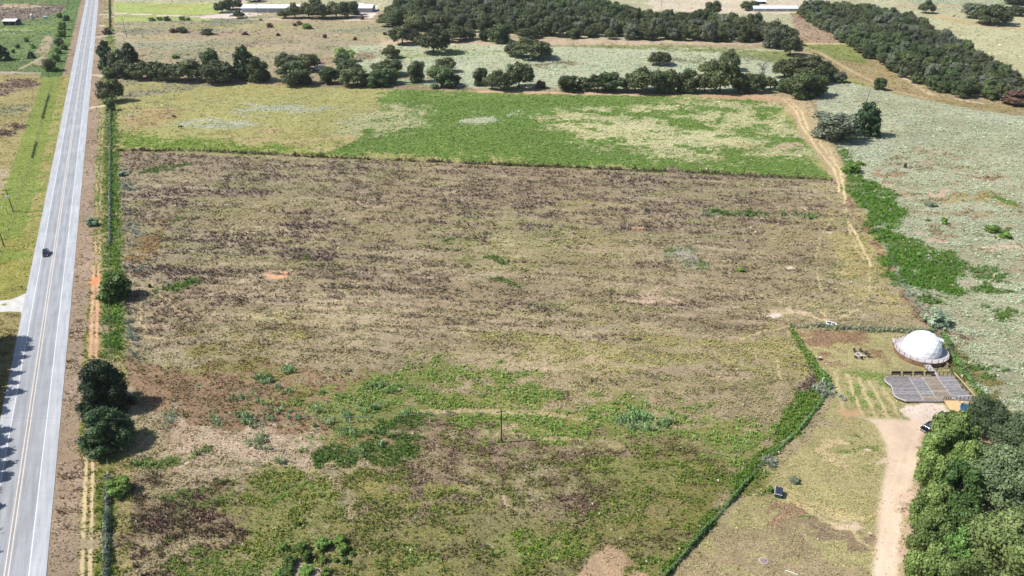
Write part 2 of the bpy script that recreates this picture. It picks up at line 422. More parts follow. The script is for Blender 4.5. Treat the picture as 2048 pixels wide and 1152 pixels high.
    for (bx, by, rx, ry, st, cv, sd) in [(850, 588, 150, 20, pink, .34, 1), (1340, 570, 110, 12, pink, .42, 2), (640, 712, 90, 22, pink, .5, 3), (760, 560, 110, 26, tan, .5, 4), (1270, 592, 120, 16, pink, .35, 5),
                                         (300, 490, 60, 20, tan, .7, 6), (640, 640, 100, 30, tan, .4, 7), (1500, 640, 100, 14, tan, .5, 8), (520, 470, 60, 20, tan, .4, 9), (420, 440, 150, 60, tan, .25, 10), (740, 650, 80, 40, sagedark, .35, 11),
                                         (1580, 632, 60, 10, pink, .75, 12), (1540, 630, 24, 6, white_sand, .8, 13), (1460, 617, 26, 4, white_sand, .7, 14), (556, 550, 30, 9, dict(orange, C=S(234, 180, 140), D=0), 1, 15), (1278, 454, 12, 5, orange, .9, 16),
                                         (1662, 465, 9, 3, white_sand, .9, 17), (1580, 535, 9, 3, white_sand, .9, 18), (640, 540, 70, 8, pink, .4, 19), (1640, 640, 40, 8, pink, .7, 21)]:
        c.blob(bx, by, rx, ry, st, cover=cv if rx > 30 else 1, nsc=5, seed=100 + sd, rough=2 if rx > 30 else 1) if rx != 30 else c.blob(bx, by, rx, ry, st, cover=1, rough=1)
    c.poly([(440, 640), (700, 620), (960, 640), (1400, 660), (1580, 660), (1600, 740), (1200, 740), (800, 740), (560, 700), (430, 670)], dict(olive, C=S(176, 166, 116), T=S(170, 168, 102)), cover=.66, nsc=18, seed=63, soft=.2)
    c.poly([(900, 420), (1180, 400), (1180, 560), (960, 560), (820, 500)], dict(olive, T=S(164, 166, 96)), cover=.6, nsc=14, seed=64, soft=.2)
    c.poly([(1640, 370), (1720, 380), (1760, 480), (1840, 620), (1800, 650), (1700, 600), (1650, 480)], dict(olive, C=S(190, 176, 124), T=S(178, 168, 108)), cover=.65, nsc=10, seed=65, soft=.2)
    c.line([(1672, 365), (1740, 470), (1800, 570), (1850, 645)], 3.0, dict(red, C=S(166, 134, 106)), cover=.7, rough=1)
    FA = ((236, 301), (1672, 361)); FP = [(232, 303), (1672, 363), (1790, 560), (1840, 640), (1580, 650), (1000, 690), (500, 640), (262, 620), (240, 480)]
    FL = [(234, 304), (1040, 336), (1000, 440), (940, 560), (700, 600), (262, 640), (240, 480)]; FR = [(1000, 336), (1672, 363), (1700, 420), (1640, 500), (1200, 520), (1040, 460)]
    c.streaks(FL, brown, FA, 0, .48, 401, 3.4, .78)
    c.streaks(FR, brown, FA, 0, .42, 402, 2.6, .8)
    c.streaks(FP, brownsoft, FA, 0, .25, 403, 2.4, .8)
    c.streaks(FP, dict(C=S(204, 186, 156), T=S(186, 174, 134), D=.5), FA, 0, .16, 404, 1.3, .7)
    c.streaks(FP, olive, FA, 0, .18, 405, 4.0, .8)
    c.streaks([(262, 560), (1000, 560), (1500, 560), (1620, 740), (1200, 800), (700, 750), (262, 700)], brownsoft, FA, 0, .36, 406, 3.4, .8)
    c.streaks([(262, 560), (1000, 560), (1500, 560), (1620, 740), (1200, 800), (700, 750), (262, 700)], dict(tan, C=S(196, 176, 146)), FA, 0, .2, 407, 2.0, .7)
    # thin mown lines across the upper field, remains of haying
    for k in range(16):
        y0 = 372 + k * 21 + (k * 37 % 9)
        x0, x1 = 560 + (k * 173 % 500), 1180 + (k * 97 % 420)
        c.line([(x0 - 240, y0 - 10), ((x0 + x1) / 2, y0), (x1, y0 + 10)], .7, brown if k % 3 else dict(olive), cover=.45, nsc=14, seed=130 + k)
    # weeds, green islands
    c.line([(1415, 426), (1500, 430), (1620, 434)], 5, dict(sagedark, T=S(112, 142, 80), H=1.0), rough=1, cover=.95)
    c.line([(1440, 428), (1500, 430), (1560, 433)], 3, dict(dgreen, T=S(90, 126, 56), H=1.0), rough=1, cover=.8)
    c.blob(1375, 522, 54, 22, sagedark, cover=.9, nsc=4, seed=140); c.blob(1340, 512, 26, 8, dgreen, cover=.8); c.blob(1410, 535, 20, 14, dgreen, cover=.6)
    c.blob(1385, 520, 22, 8, dict(white_sand, C=S(186, 178, 166), D=.4), cover=.4, nsc=2, alpha=.7)
    c.poly([(310, 582), (350, 566), (400, 560), (395, 568), (345, 582)], dict(vgreen, H=.9), rough=1)
    c.blob(322, 570, 24, 9, dict(sagegrey, C=S(170, 172, 165), T=S(178, 188, 176)), cover=.95)
    c.blob(275, 700, 44, 16, sagegrey, cover=.95, nsc=4, seed=141)
    c.line([(228, 590), (240, 640), (262, 690), (285, 700)], 4, sagegrey, cover=.6, rough=2)
    c.line([(236, 330), (245, 400), (258, 440), (262, 500), (255, 540)], 5, sagegrey, cover=.5, rough=2, nsc=4)
    for (bx, by, rx, ry) in [(1000, 522, 60, 9), (930, 492, 40, 8), (1040, 560, 60, 6), (640, 515, 30, 5), (360, 436, 40, 5), (330, 340, 60, 8)]:
        c.blob(bx, by, rx, ry, dgreen, cover=.55, nsc=3, seed=142)
    c.blob(300, 470, 40, 60, dict(red, C=S(150, 126, 86)), cover=.6, nsc=8, seed=143)
    # lower left of the field
    c.poly([(250, 690), (520, 740), (760, 740), (800, 900), (560, 880), (460, 900), (330, 900), (270, 800)], dict(red, C=S(160, 132, 104), T=S(136, 120, 82), D=.6), cover=.72, nsc=16, seed=144, soft=.2)
    c.poly([(380, 660), (560, 700), (640, 760), (560, 800), (400, 760)], dict(olive, C=S(160, 146, 98), T=S(140, 136, 72)), cover=.5, nsc=9, seed=145)
    c.poly([(330, 840), (480, 850), (650, 870), (655, 950), (450, 965), (350, 950)], dict(tan, C=S(196, 174, 148), T=S(172, 156, 122), D=.65), cover=.8, nsc=14, seed=146)
    c.blob(345, 820, 30, 60, dict(sagegrey, T=S(178, 182, 146)), cover=.6, nsc=4, seed=147)
    c.poly([(380, 940), (500, 930), (460, 990), (300, 1000), (250, 960)], dict(vgreen, C=S(130, 130, 84)), cover=.5, nsc=6, seed=148)
    c.poly([(215, 1000), (500, 970), (620, 1050), (700, 1160), (640, 1260), (200, 1260)], dict(brownsoft, C=S(150, 132, 106), T=S(112, 102, 76), H=.5, D=.9), cover=.9, nsc=12, seed=149)
    c.blob(420, 1010, 80, 60, dict(brown, C=S(150, 126, 110), T=S(122, 98, 86), H=.55), cover=.5, nsc=6, seed=150)
    c.blob(300, 1080, 90, 70, dict(brown, C=S(150, 126, 110), T=S(110, 92, 76)), cover=.4, nsc=6, seed=150)
    c.poly([(460, 960), (660, 960), (700, 1060), (600, 1160), (420, 1160), (480, 1040)], dict(limeweed, T=S(146, 160, 74)), cover=.66, nsc=9, seed=151, soft=.2)
    c.blob(585, 1000, 44, 24, vgreen, cover=.9, nsc=5, seed=152)
    c.poly([(240, 1080), (420, 1060), (560, 1100), (640, 1260), (240, 1260)], dict(vgreen, C=S(136, 134, 84), T=S(110, 144, 60)), cover=.45, nsc=7, seed=153)
    c.blob(660, 1100, 70, 50, dict(tan, C=S(206, 184, 160)), cover=.65, nsc=5, seed=154)
    # green weeds band
    c.poly([(610, 790), (760, 750), (880, 738), (1020, 765), (1240, 800), (1420, 845), (1565, 835), (1530, 930), (1450, 930), (1250, 902), (1000, 886), (820, 878), (640, 866)], dict(green, T=S(142, 174, 88)), feather=4, cover=.84, nsc=6, seed=155)
    c.poly([(760, 850), (1000, 846), (1250, 868), (1440, 915), (1400, 930), (1200, 895), (1000, 884), (800, 880)], dict(green, C=S(136, 142, 80), T=S(136, 170, 76)), feather=3, cover=.85, nsc=5, seed=215)
    c.line([(560, 966), (640, 930), (760, 890), (900, 872), (1010, 868), (1150, 880), (1300, 905)], 1.3, dict(tan, C=S(190, 178, 128)), cover=.6, rough=1, nsc=5)
    c.poly([(650, 880), (820, 862), (930, 870), (900, 900), (780, 935), (700, 960), (640, 940)], dgreen, cover=.66, nsc=6, seed=156)
    c.line([(700, 828), (900, 822), (1100, 826), (1250, 850), (1400, 880)], 1.6, dict(tan, C=S(196, 182, 136)), cover=.45, rough=1, nsc=7)
    c.line([(760, 862), (950, 868), (1150, 872), (1300, 885)], 1.2, dict(tan, C=S(190, 176, 130)), cover=.4, rough=1, nsc=7)
    c.blob(1290, 838, 60, 26, dict(palegr, C=S(140, 150, 104), T=S(150, 180, 124)), cover=.7, nsc=4, seed=157)
    c.poly([(470, 770), (600, 760), (640, 800), (780, 800), (800, 850), (700, 880), (590, 860), (480, 820)], dict(palegr), cover=.30, nsc=1.6, seed=158)
    c.blob(640, 830, 70, 40, dict(palegr), cover=.38, nsc=1.6, seed=159)
    c.blob(740, 828, 50, 22, dict(palegr, T=S(140, 178, 112)), cover=.5, nsc=1.8, seed=159)
    c.blob(450, 860, 110, 60, dict(palegr), cover=.2, nsc=1.6, seed=160)
    c.poly([(520, 900), (560, 915), (600, 905), (560, 945), (470, 960)], dict(palegr, T=S(180, 196, 152)), cover=.45, nsc=4, seed=161)
    # lower middle: brown with lime weeds
    c.poly([(780, 925), (950, 880), (1150, 880), (1380, 905), (1500, 960), (1330, 1160), (1300, 1260), (600, 1260), (680, 1100), (640, 960)], dict(brownsoft, C=S(146, 138, 94), T=S(124, 122, 74), D=.85, H=.38), cover=.97, nsc=12, seed=162)
    c.poly([(660, 960), (800, 930), (1000, 1000), (1200, 1000), (1480, 960), (1330, 1160), (1300, 1260), (600, 1260), (680, 1100)], dict(green, C=S(150, 142, 88), T=S(126, 146, 68)), cover=.76, nsc=10, seed=163, soft=.2)
    c.poly([(800, 925), (900, 892), (1010, 884), (1160, 890), (1300, 915), (1260, 985), (1100, 1020), (930, 1000), (820, 960)], dict(brownsoft, C=S(156, 138, 112), T=S(124, 108, 86), H=.28), feather=5, cover=.74, nsc=9, seed=216)
    c.blob(1280, 960, 180, 60, dict(limeweed, T=S(124, 146, 60)), cover=.6, nsc=6, seed=164)
    c.blob(1100, 1100, 120, 50, dict(limeweed, T=S(128, 156, 58)), cover=.75, nsc=6, seed=165)
    c.blob(880, 1090, 110, 40, limeweed, cover=.5, nsc=6, seed=166)
    c.blob(1150, 975, 70, 34, dict(brown, C=S(150, 132, 106), T=S(118, 102, 80), H=.3), cover=.34, nsc=6, seed=167)
    c.blob(960, 1110, 80, 30, dict(brown, C=S(150, 130, 108), T=S(118, 98, 80)), cover=.7, nsc=6, seed=168)
    c.poly([(1150, 1160), (1170, 1125), (1215, 1088), (1240, 1100), (1300, 1156), (1340, 1200), (1200, 1260), (1080, 1260)], dict(mown, C=S(196, 166, 134), T=S(178, 156, 120), D=.4), rough=0, feather=.6)
    c.line([(1005, 990), (1010, 1010), (1030, 1020)], .4, pink, rough=1); c.line([(960, 1070), (1010, 1125)], .5, pink, rough=1, cover=.5)
    # --- yard on the right
    c.poly([(1582, 657), (1700, 660), (1880, 668), (1905, 720), (1965, 810), (1860, 870), (1900, 1260), (1240, 1260), (1336, 1155), (1440, 1045), (1540, 950), (1620, 880), (1665, 800), (1640, 740)], dict(olive, C=S(182, 172, 124), T=S(174, 172, 112), D=.5, H=.14), rough=0, feather=.5)
    c.poly([(1590, 662), (1700, 664), (1790, 668), (1780, 700), (1700, 706), (1640, 700)], dict(mown, C=S(158, 130, 102), T=S(150, 128, 92)), rough=2, cover=.9, nsc=8, seed=171)
    c.blob(1680, 715, 60, 14, dict(mown, C=S(176, 150, 116)), cover=.6, nsc=4, seed=172)
    c.poly([(1690, 750), (1770, 745), (1790, 800), (1830, 840), (1760, 830), (1700, 810)], dict(vgreen, C=S(150, 160, 92), T=S(138, 160, 86), H=.14), cover=.68, nsc=4, seed=173, rough=1)
    for (xa, ya, xb, yb) in [(1668, 745, 1690, 830), (1694, 750, 1724, 832), (1716, 756, 1750, 832), (1740, 762, 1776, 835), (1765, 775, 1805, 838)]:
        c.line([(xa, ya), (xb, yb)], .9, dict(tan, C=S(212, 194, 146), D=.2), rough=1, cover=1)
    c.blob(1650, 810, 20, 20, dict(orange, C=S(206, 172, 130)), cover=.8, nsc=4, seed=174)
    c.blob(1640, 832, 40, 14, tan, cover=.6, nsc=4, seed=175)
    c.poly([(1806, 812), (1850, 804), (1888, 806), (1908, 840), (1880, 848), (1830, 842), (1808, 828)], dict(white_sand, C=S(236, 216, 200)), rough=1, feather=1, cover=.93, nsc=3, seed=176)
    c.poly([(1400, 1060), (1480, 985), (1560, 1000), (1640, 1050), (1720, 1120), (1700, 1260), (1300, 1260)], dict(mown, C=S(176, 158, 124), T=S(166, 154, 112)), cover=.6, nsc=10, seed=177, soft=.2)
    c.blob(1540, 1010, 80, 36, dict(red, C=S(176, 140, 114), T=S(160, 134, 104), H=.14), cover=.5, nsc=6, seed=178, alpha=.7)
    c.blob(1500, 965, 26, 12, dict(pink, C=S(222, 194, 176)), cover=.6, nsc=2, seed=179)
    c.blob(1670, 1090, 60, 40, dict(mown, C=S(160, 140, 112)), cover=.6, nsc=6, seed=180)
    c.blob(1600, 1050, 20, 7, vgreen, cover=.8, nsc=3); c.blob(1720, 895, 40, 40, dict(vgreen, C=S(150, 158, 92), T=S(130, 152, 80), H=.2), cover=.55, nsc=5, seed=181)
    c.blob(1700, 920, 30, 50, dict(tan, C=S(214, 194, 150)), cover=.5, nsc=4, seed=182)
    c.blob(1735, 1100, 30, 40, dict(pink, C=S(226, 202, 172)), cover=.75, nsc=3, seed=183)
    c.blob(1790, 850, 50, 12, tan, cover=.6, nsc=3, seed=184)
    for (off, w) in [(0, .5), (9, .45), (-8, .45)]:
        c.line([(1570, 985 + off), (1620, 1010 + off), (1690, 1035 + off * .6), (1740, 1038), (1768, 1022)], w, dict(tan, C=S(216, 198, 146), T=S(200, 186, 130)), rough=1, cover=.8)
    c.line([(1575, 1000), (1640, 1035), (1700, 1060), (1735, 1090), (1745, 1120)], .6, dict(tan, C=S(214, 196, 146)), rough=1, cover=.75)
    c.poly([(1742, 1160), (1752, 1090), (1760, 1000), (1774, 930), (1773, 890), (1752, 850), (1735, 838), (1790, 838), (1850, 843), (1885, 836), (1960, 800), (1985, 830), (1880, 880), (1852, 880), (1845, 925), (1818, 985), (1803, 1050), (1795, 1160), (1795, 1260), (1725, 1260)], dict(C=S(236, 212, 186), T=S(200, 185, 150), D=.03, H=.1), rough=0, feather=.8)
    c.poly([(1803, 1050), (1822, 985), (1846, 930), (1856, 880), (1990, 830), (2300, 900), (2300, 1300), (1790, 1300)], dict(C=S(204, 178, 152), T=S(150, 136, 100), D=.3, H=.2), rough=1)
    for off in (-9, 9):
        c.line([(1770 + off, 1160), (1778 + off, 1080), (1790 + off, 1000), (1808 + off, 930), (1815 + off, 880), (1840 + off, 850)], .5, dict(C=S(246, 222, 202), D=0), rough=1, cover=.7, alpha=.5)
    c.line([(1768, 1160), (1776, 1080), (1789, 1000), (1806, 930), (1812, 885)], .7, dict(C=S(226, 200, 174), D=.1), rough=1, cover=.4, nsc=3, alpha=.6)
    c.blob(1790, 950, 30, 60, dict(C=S(226, 200, 178), D=.05), cover=.4, nsc=3, seed=185)
    c.poly([(1515, 940), (1440, 1030), (1335, 1152), (1290, 1160), (1340, 1060), (1400, 980), (1440, 930), (1500, 900)], dict(green, C=S(140, 138, 80), T=S(118, 146, 62)), cover=.8, nsc=6, seed=170)
    c.poly([(1585, 658), (1604, 690), (1640, 740), (1665, 775), (1640, 810), (1600, 860), (1555, 905), (1500, 960), (1440, 1030), (1335, 1152), (1320, 1140), (1400, 1050), (1450, 990), (1490, 930), (1540, 880), (1565, 820), (1600, 790), (1640, 770), (1606, 715), (1578, 665)], dict(vgreen, C=S(120, 132, 70), T=S(112, 146, 62), H=.5, D=1), rough=1, feather=.7)
    c.blob(1655, 770, 14, 26, sagegrey, cover=.9, nsc=3); c.blob(1545, 912, 24, 12, sagegrey, cover=.7, nsc=3)
    c.line([(1582, 653), (1700, 657), (1880, 665)], 2.4, dict(sagegrey, C=S(170, 164, 130), T=S(168, 172, 132), H=.7), rough=1, cover=.9)
    # --- meadow on the right
    c.poly([(1625, 168), (1700, 165), (1800, 190), (1960, 222), (2300, 260), (2300, 1000), (2100, 880), (1965, 790), (1900, 720), (1880, 665), (1850, 645), (1790, 540), (1740, 440), (1690, 330), (1640, 230)], dict(sage), rough=0, feather=1)
    c.poly([(1720, 190), (1800, 200), (2048, 260), (2300, 300), (2300, 1000), (1900, 720)], dict(sage, C=S(182, 180, 148), T=S(180, 190, 154)), cover=.5, nsc=14, seed=191, soft=.2)
    c.poly([(1840, 300), (1980, 330), (2048, 420), (2048, 560), (1900, 480), (1780, 380), (1760, 330)], dict(brownsoft, C=S(184, 166, 134), T=S(146, 142, 104)), cover=.32, nsc=6, seed=192)
    c.blob(1800, 345, 50, 14, dict(red, C=S(180, 150, 116), T=S(128, 124, 84)), cover=.6, nsc=4, seed=193)
    c.blob(1960, 400, 60, 20, dict(olive, C=S(186, 166, 110), T=S(160, 142, 84)), cover=.7, nsc=6, seed=194)
    c.blob(2000, 395, 20, 8, vgreen, cover=.9, nsc=4); c.blob(1940, 350, 50, 10, dict(red), cover=.5, nsc=4)
    c.poly([(1672, 300), (1700, 310), (1735, 365), (1790, 395), (1815, 430), (1810, 470), (1830, 480), (1890, 510), (1950, 545), (1930, 580), (1860, 590), (1800, 570), (1770, 520), (1720, 430), (1690, 370)], dict(vgreen, C=S(112, 134, 66), T=S(98, 140, 54), H=.6), rough=2, cover=.95, nsc=6, seed=195)
    c.poly([(1790, 540), (1830, 590), (1870, 640), (1880, 665), (1850, 640), (1800, 575)], dict(sagedark, T=S(150, 168, 140)), rough=1, cover=.9)
    c.poly([(1860, 655), (1900, 690), (1950, 760), (1985, 800), (1960, 800), (1900, 725), (1870, 690)], dict(dgreen, T=S(100, 140, 70), H=.8), rough=1)
    c.poly([(1900, 680), (1960, 720), (2048, 820), (2100, 880), (2000, 870), (1960, 790), (1910, 720)], dict(olive, C=S(150, 140, 92), T=S(120, 130, 70)), cover=.75, nsc=6, seed=196)
    c.blob(1870, 640, 40, 60, dict(brownsoft, C=S(180, 156, 134)), cover=.3, nsc=4, seed=197)
    for (bx, by, rx, ry) in [(1900, 528, 60, 14), (2000, 570, 60, 30), (1890, 610, 30, 14), (2030, 640, 30, 26), (1960, 730, 40, 20), (2040, 720, 20, 20), (1830, 560, 30, 16), (2020, 470, 40, 8), (1680, 300, 20, 10), (1870, 440, 24, 5)]:
        c.blob(bx, by, rx, ry, dict(vgreen, C=S(120, 136, 80), T=S(96, 134, 60), H=.6), cover=.6, nsc=4, seed=198)
    for (bx, by, rx, ry) in [(1990, 490, 60, 14), (1850, 475, 36, 8), (1950, 560, 40, 12), (1870, 378, 20, 5), (1780, 384, 14, 4), (2030, 300, 30, 8)]:
        c.blob(bx, by, rx, ry, dict(pink, C=S(216, 186, 162)), cover=.5, nsc=3, seed=199)
    # sandy track
    c.poly([(1548, 193), (1592, 196), (1625, 205), (1650, 262), (1690, 330), (1692, 372), (1670, 366), (1640, 318), (1602, 272), (1588, 240)], dict(tan, C=S(200, 178, 138), D=.4), rough=1)
    c.poly([(1400, 188), (1500, 188), (1560, 194), (1600, 200), (1560, 204), (1400, 196)], dict(pink, C=S(206, 172, 136)), rough=1, cover=.9)
    rut = dict(C=S(238, 214, 166), D=.0)
    c.line([(1565, 197), (1592, 222), (1606, 256), (1636, 300), (1668, 338), (1676, 362), (1678, 384)], .9, rut, rough=1)
    c.line([(1575, 197), (1602, 222), (1616, 256), (1650, 300), (1680, 340), (1686, 370), (1690, 400)], .8, rut, rough=1)
    c.line([(1595, 225), (1618, 260), (1660, 300), (1675, 330)], .5, rut, rough=1, cover=.7)
    c.line([(1672, 361), (1640, 370), (1600, 374)], .7, dict(C=S(190, 170, 136), D=.1), rough=1)
    c.line([(1700, 450), (1720, 485), (1742, 532)], .7, rut, rough=1)
    c.line([(1686, 400), (1700, 450)], .6, rut, rough=1, cover=.5); c.line([(1696, 450), (1712, 495), (1728, 520)], .4, rut, rough=1, cover=.7)
    path = dict(C=S(214, 194, 146), D=.1)
    for pts in [[(1680, 410), (1650, 460), (1634, 490), (1632, 540), (1640, 580), (1650, 640)], [(1735, 540), (1742, 580), (1710, 620), (1670, 640)], [(1480, 582), (1560, 605), (1640, 640)], [(1520, 590), (1590, 600), (1636, 616), (1655, 640)],
                [(1580, 652), (1540, 660), (1480, 680)], [(1440, 612), (1520, 625), (1600, 628), (1640, 640)], [(284, 600), (282, 640), (295, 672), (330, 680)], [(1546, 690), (1556, 730), (1560, 760)], [(350, 620), (300, 560), (285, 600)], [(480, 640), (620, 610), (760, 600)]]:
        c.line(pts, .45, path, rough=1, cover=.8)
    c.blob(1640, 645, 20, 6, dict(tan, C=S(214, 196, 160)), cover=.95)
    # --- left of the road
    c.poly([(-400, 152), (140, 148), (126, 250), (60, 572), (0, 800), (-400, 900)], dict(yellow, C=S(180, 166, 112), T=S(168, 160, 98), D=.6), rough=0)
    c.blob(20, 175, 60, 18, dict(brown, C=S(156, 132, 112), T=S(130, 108, 92)), cover=.85, nsc=12, seed=201)
    c.blob(10, 265, 60, 22, dict(brown, C=S(150, 128, 108), T=S(120, 98, 86)), cover=.75, nsc=10, seed=202)
    c.blob(30, 225, 60, 16, sagedark, cover=.35, nsc=9, seed=203); c.blob(20, 350, 40, 60, tan, cover=.4, nsc=8, seed=204)
    c.poly([(-400, -60), (172, -60), (150, 60), (128, 146), (-400, 146)], dict(vgreen, C=S(128, 146, 92), T=S(114, 146, 84)), rough=0)
    c.poly([(-400, 4), (40, 8), (150, 10), (130, 22), (60, 40), (-400, 46)], dict(brown, C=S(150, 134, 120), T=S(134, 122, 110)), rough=1)
    c.blob(30, 14, 60, 8, dict(tan, C=S(206, 184, 150)), cover=.8, nsc=12, seed=205)
    c.blob(40, 62, 60, 8, sage, cover=.5, nsc=12, seed=206)
    c.blob(60, 60, 70, 12, dict(lawn, C=S(150, 170, 90)), cover=.4, nsc=12, seed=207)
    c.poly([(84, 75), (112, 72), (112, 130), (84, 132), (76, 100)], dict(tan, C=S(186, 168, 140)), cover=.85, nsc=9, seed=208)
    c.line([(-200, 141), (60, 146), (140, 148)], 5, dict(tan, C=S(190, 176, 156), D=.05), rough=0)
    c.line([(84, 114), (60, 128), (38, 138)], 3, dict(tan, C=S(190, 172, 144), D=.05), rough=0)
    c.strip(px_s(148), px_s(-60), -17, -12, dict(mown, C=S(176, 156, 132)), rough=1)
    c.strip(px_s(148), px_s(-60), -30, -17, dict(vgreen, C=S(120, 142, 84), T=S(104, 142, 74)), rough=1, cover=.9)
    c.strip(px_s(560), px_s(148), -28, -12.6, dict(lawn, C=S(150, 162, 82), T=S(142, 164, 72), H=.12), rough=1)
    c.strip(px_s(560), px_s(148), -17, -12.6, dict(yellow, C=S(186, 172, 110)), rough=1, cover=.6, nsc=6)
    c.strip(px_s(600), px_s(440), -24, -12.6, dict(olive, C=S(168, 164, 90), T=S(158, 162, 76), H=.15), rough=1, cover=.6, nsc=9, seed=209)
    c.poly([(-400, 612), (0, 625), (44, 622), (44, 660), (-20, 1260), (-500, 1260)], dict(olive, C=S(176, 160, 112), T=S(150, 150, 84)), rough=1)
    # --- right verge of the road
    s_far, s_near = px_s(-60), -60
    c.strip(s_near, s_far, -.5, 5.2, dict(mown, C=S(176, 154, 130), T=S(160, 140, 112), D=.4), rough=1)
    c.strip(s_near, s_far, 5, 14.0, dict(olive, C=S(172, 158, 112), T=S(150, 152, 84)), rough=1, cover=.85)
    c.strip(s_near, s_far, 0.2, 5.5, dict(red, C=S(186, 164, 140)), rough=1, cover=.22, nsc=6, seed=210)
    c.strip(px_s(720), px_s(60), 8.2, 14.0, dict(vgreen, C=S(124, 142, 72), T=S(108, 146, 60), H=.55), rough=1, cover=.8, feather=1.4, nsc=4)
    c.strip(px_s(480), px_s(120), 5.0, 7.2, dict(vgreen, C=S(130, 146, 80)), rough=1, cover=.6, nsc=6, seed=211)
    c.strip(px_s(900), px_s(560), 4.2, 5.2, dict(vgreen, C=S(150, 150, 80), T=S(140, 156, 66)), rough=1, cover=.7)
    c.strip(s_near, px_s(930), 7.6, 11.2, dict(green, C=S(146, 148, 80), T=S(120, 146, 60)), rough=1, cover=.75)
    for t0, wd in [(5.25, .75), (6.6, .7)]:
        c.strip(s_near, px_s(720), t0, t0 + wd, dict(C=S(226, 204, 160), D=.05), rough=0, feather=.15, cover=.95)
        c.strip(px_s(720), px_s(540), t0 - .1, t0 + wd + .1, dict(C=S(234, 186, 148), D=.0), rough=0, feather=.2)
        c.strip(px_s(540), px_s(150), t0 + .2, t0 + wd, dict(C=S(210, 180, 140), D=.1), rough=1, feather=.2, cover=.6)
    c.strip(px_s(740), px_s(570), 4.9, 7.6, dict(C=S(204, 164, 128), D=.15), rough=1, feather=.3, alpha=.6, cover=.7, nsc=3)
    c.blob(192, 562, 15, 20, dict(C=S(226, 156, 112), D=0), cover=.98, rough=1)
    mouth = dict(C=S(224, 210, 186), D=0)
    for pts, w in [([(193, 30), (206, 29), (240, 27)], 5), ([(190, 53), (208, 51), (222, 50)], 4), ([(187, 76), (215, 71), (248, 66)], 4.5), ([(182, 150), (196, 150), (210, 153)], 4.5), ([(176, 217), (190, 214), (222, 210)], 4), ([(196, 1), (215, 0)], 4)]:
        c.line(pts, w, mouth, rough=0)

# ------------------------------------------------------------------ materials
def new_mat(name):
    m = bpy.data.materials.new(name); m.use_nodes = True
    nt = m.node_tree; nt.nodes.clear()
    out = nt.nodes.new('ShaderNodeOutputMaterial'); b = nt.nodes.new('ShaderNodeBsdfPrincipled')
    nt.links.new(b.outputs[0], out.inputs[0])
    return m, nt, b, out

def nd(nt, t, **kw):
    n = nt.nodes.new(t)
    for k, v in kw.items(): setattr(n, k, v)
    return n

def noise_node(nt, coord, scale, detail=3, rough=.6):
    n = nd(nt, 'ShaderNodeTexNoise'); n.inputs['Scale'].default_value = scale; n.inputs['Detail'].default_value = detail; n.inputs['Roughness'].default_value = rough
    nt.links.new(coord, n.inputs['Vector']); return n

def ramp(nt, fac, lo, hi, a=.35, b=.65):
    r = nd(nt, 'ShaderNodeMapRange'); r.inputs[1].default_value = a; r.inputs[2].default_value = b; r.inputs[3].default_value = lo; r.inputs[4].default_value = hi
    nt.links.new(fac, r.inputs[0]); return r.outputs[0]

def mul(nt, a, b):
    m = nd(nt, 'ShaderNodeMath', operation='MULTIPLY')
    for i, v in enumerate((a, b)):
        if isinstance(v, (int, float)): m.inputs[i].default_value = v
        else: nt.links.new(v, m.inputs[i])
    return m.outputs[0]

def scale_col(nt, col, fac):
    v = nd(nt, 'ShaderNodeVectorMath', operation='SCALE')
    if isinstance(col, tuple): v.inputs[0].default_value = col
    else: nt.links.new(col, v.inputs[0])
    if isinstance(fac, (int, float)): v.inputs['Scale'].default_value = fac
    else: nt.links.new(fac, v.inputs['Scale'])
    return v.outputs[0]

def surf(name, col, rough=.7, var=.18, nscale=1.5, metallic=0.0, bump=0.0, spec=.4, rnd=0.0, coords='Object'):
    """painted, wooden, metal and other plain surfaces: colour with grain, wear and a little relief"""
    m, nt, b, out = new_mat(name)
    tc = nd(nt, 'ShaderNodeTexCoord')
    n1 = noise_node(nt, tc.outputs[coords], nscale, 4); n2 = noise_node(nt, tc.outputs[coords], nscale * 9, 3)
    f = mul(nt, ramp(nt, n1.outputs[0], 1 - var, 1 + var), ramp(nt, n2.outputs[0], 1 - var * .6, 1 + var * .6))
    if rnd:
        oi = nd(nt, 'ShaderNodeObjectInfo'); f = mul(nt, f, ramp(nt, oi.outputs['Random'], 1 - rnd, 1 + rnd, 0, 1))
    nt.links.new(scale_col(nt, tuple(col[:3]), f), b.inputs['Base Color'])
    b.inputs['Roughness'].default_value = rough; b.inputs['Metallic'].default_value = metallic
    b.inputs['Specular IOR Level'].default_value = spec
    if bump:
        bp = nd(nt, 'ShaderNodeBump'); bp.inputs['Strength'].default_value = bump; bp.inputs['Distance'].default_value = .02
        nt.links.new(n2.outputs[0], bp.inputs['Height']); nt.links.new(bp.outputs[0], b.inputs['Normal'])
    return m

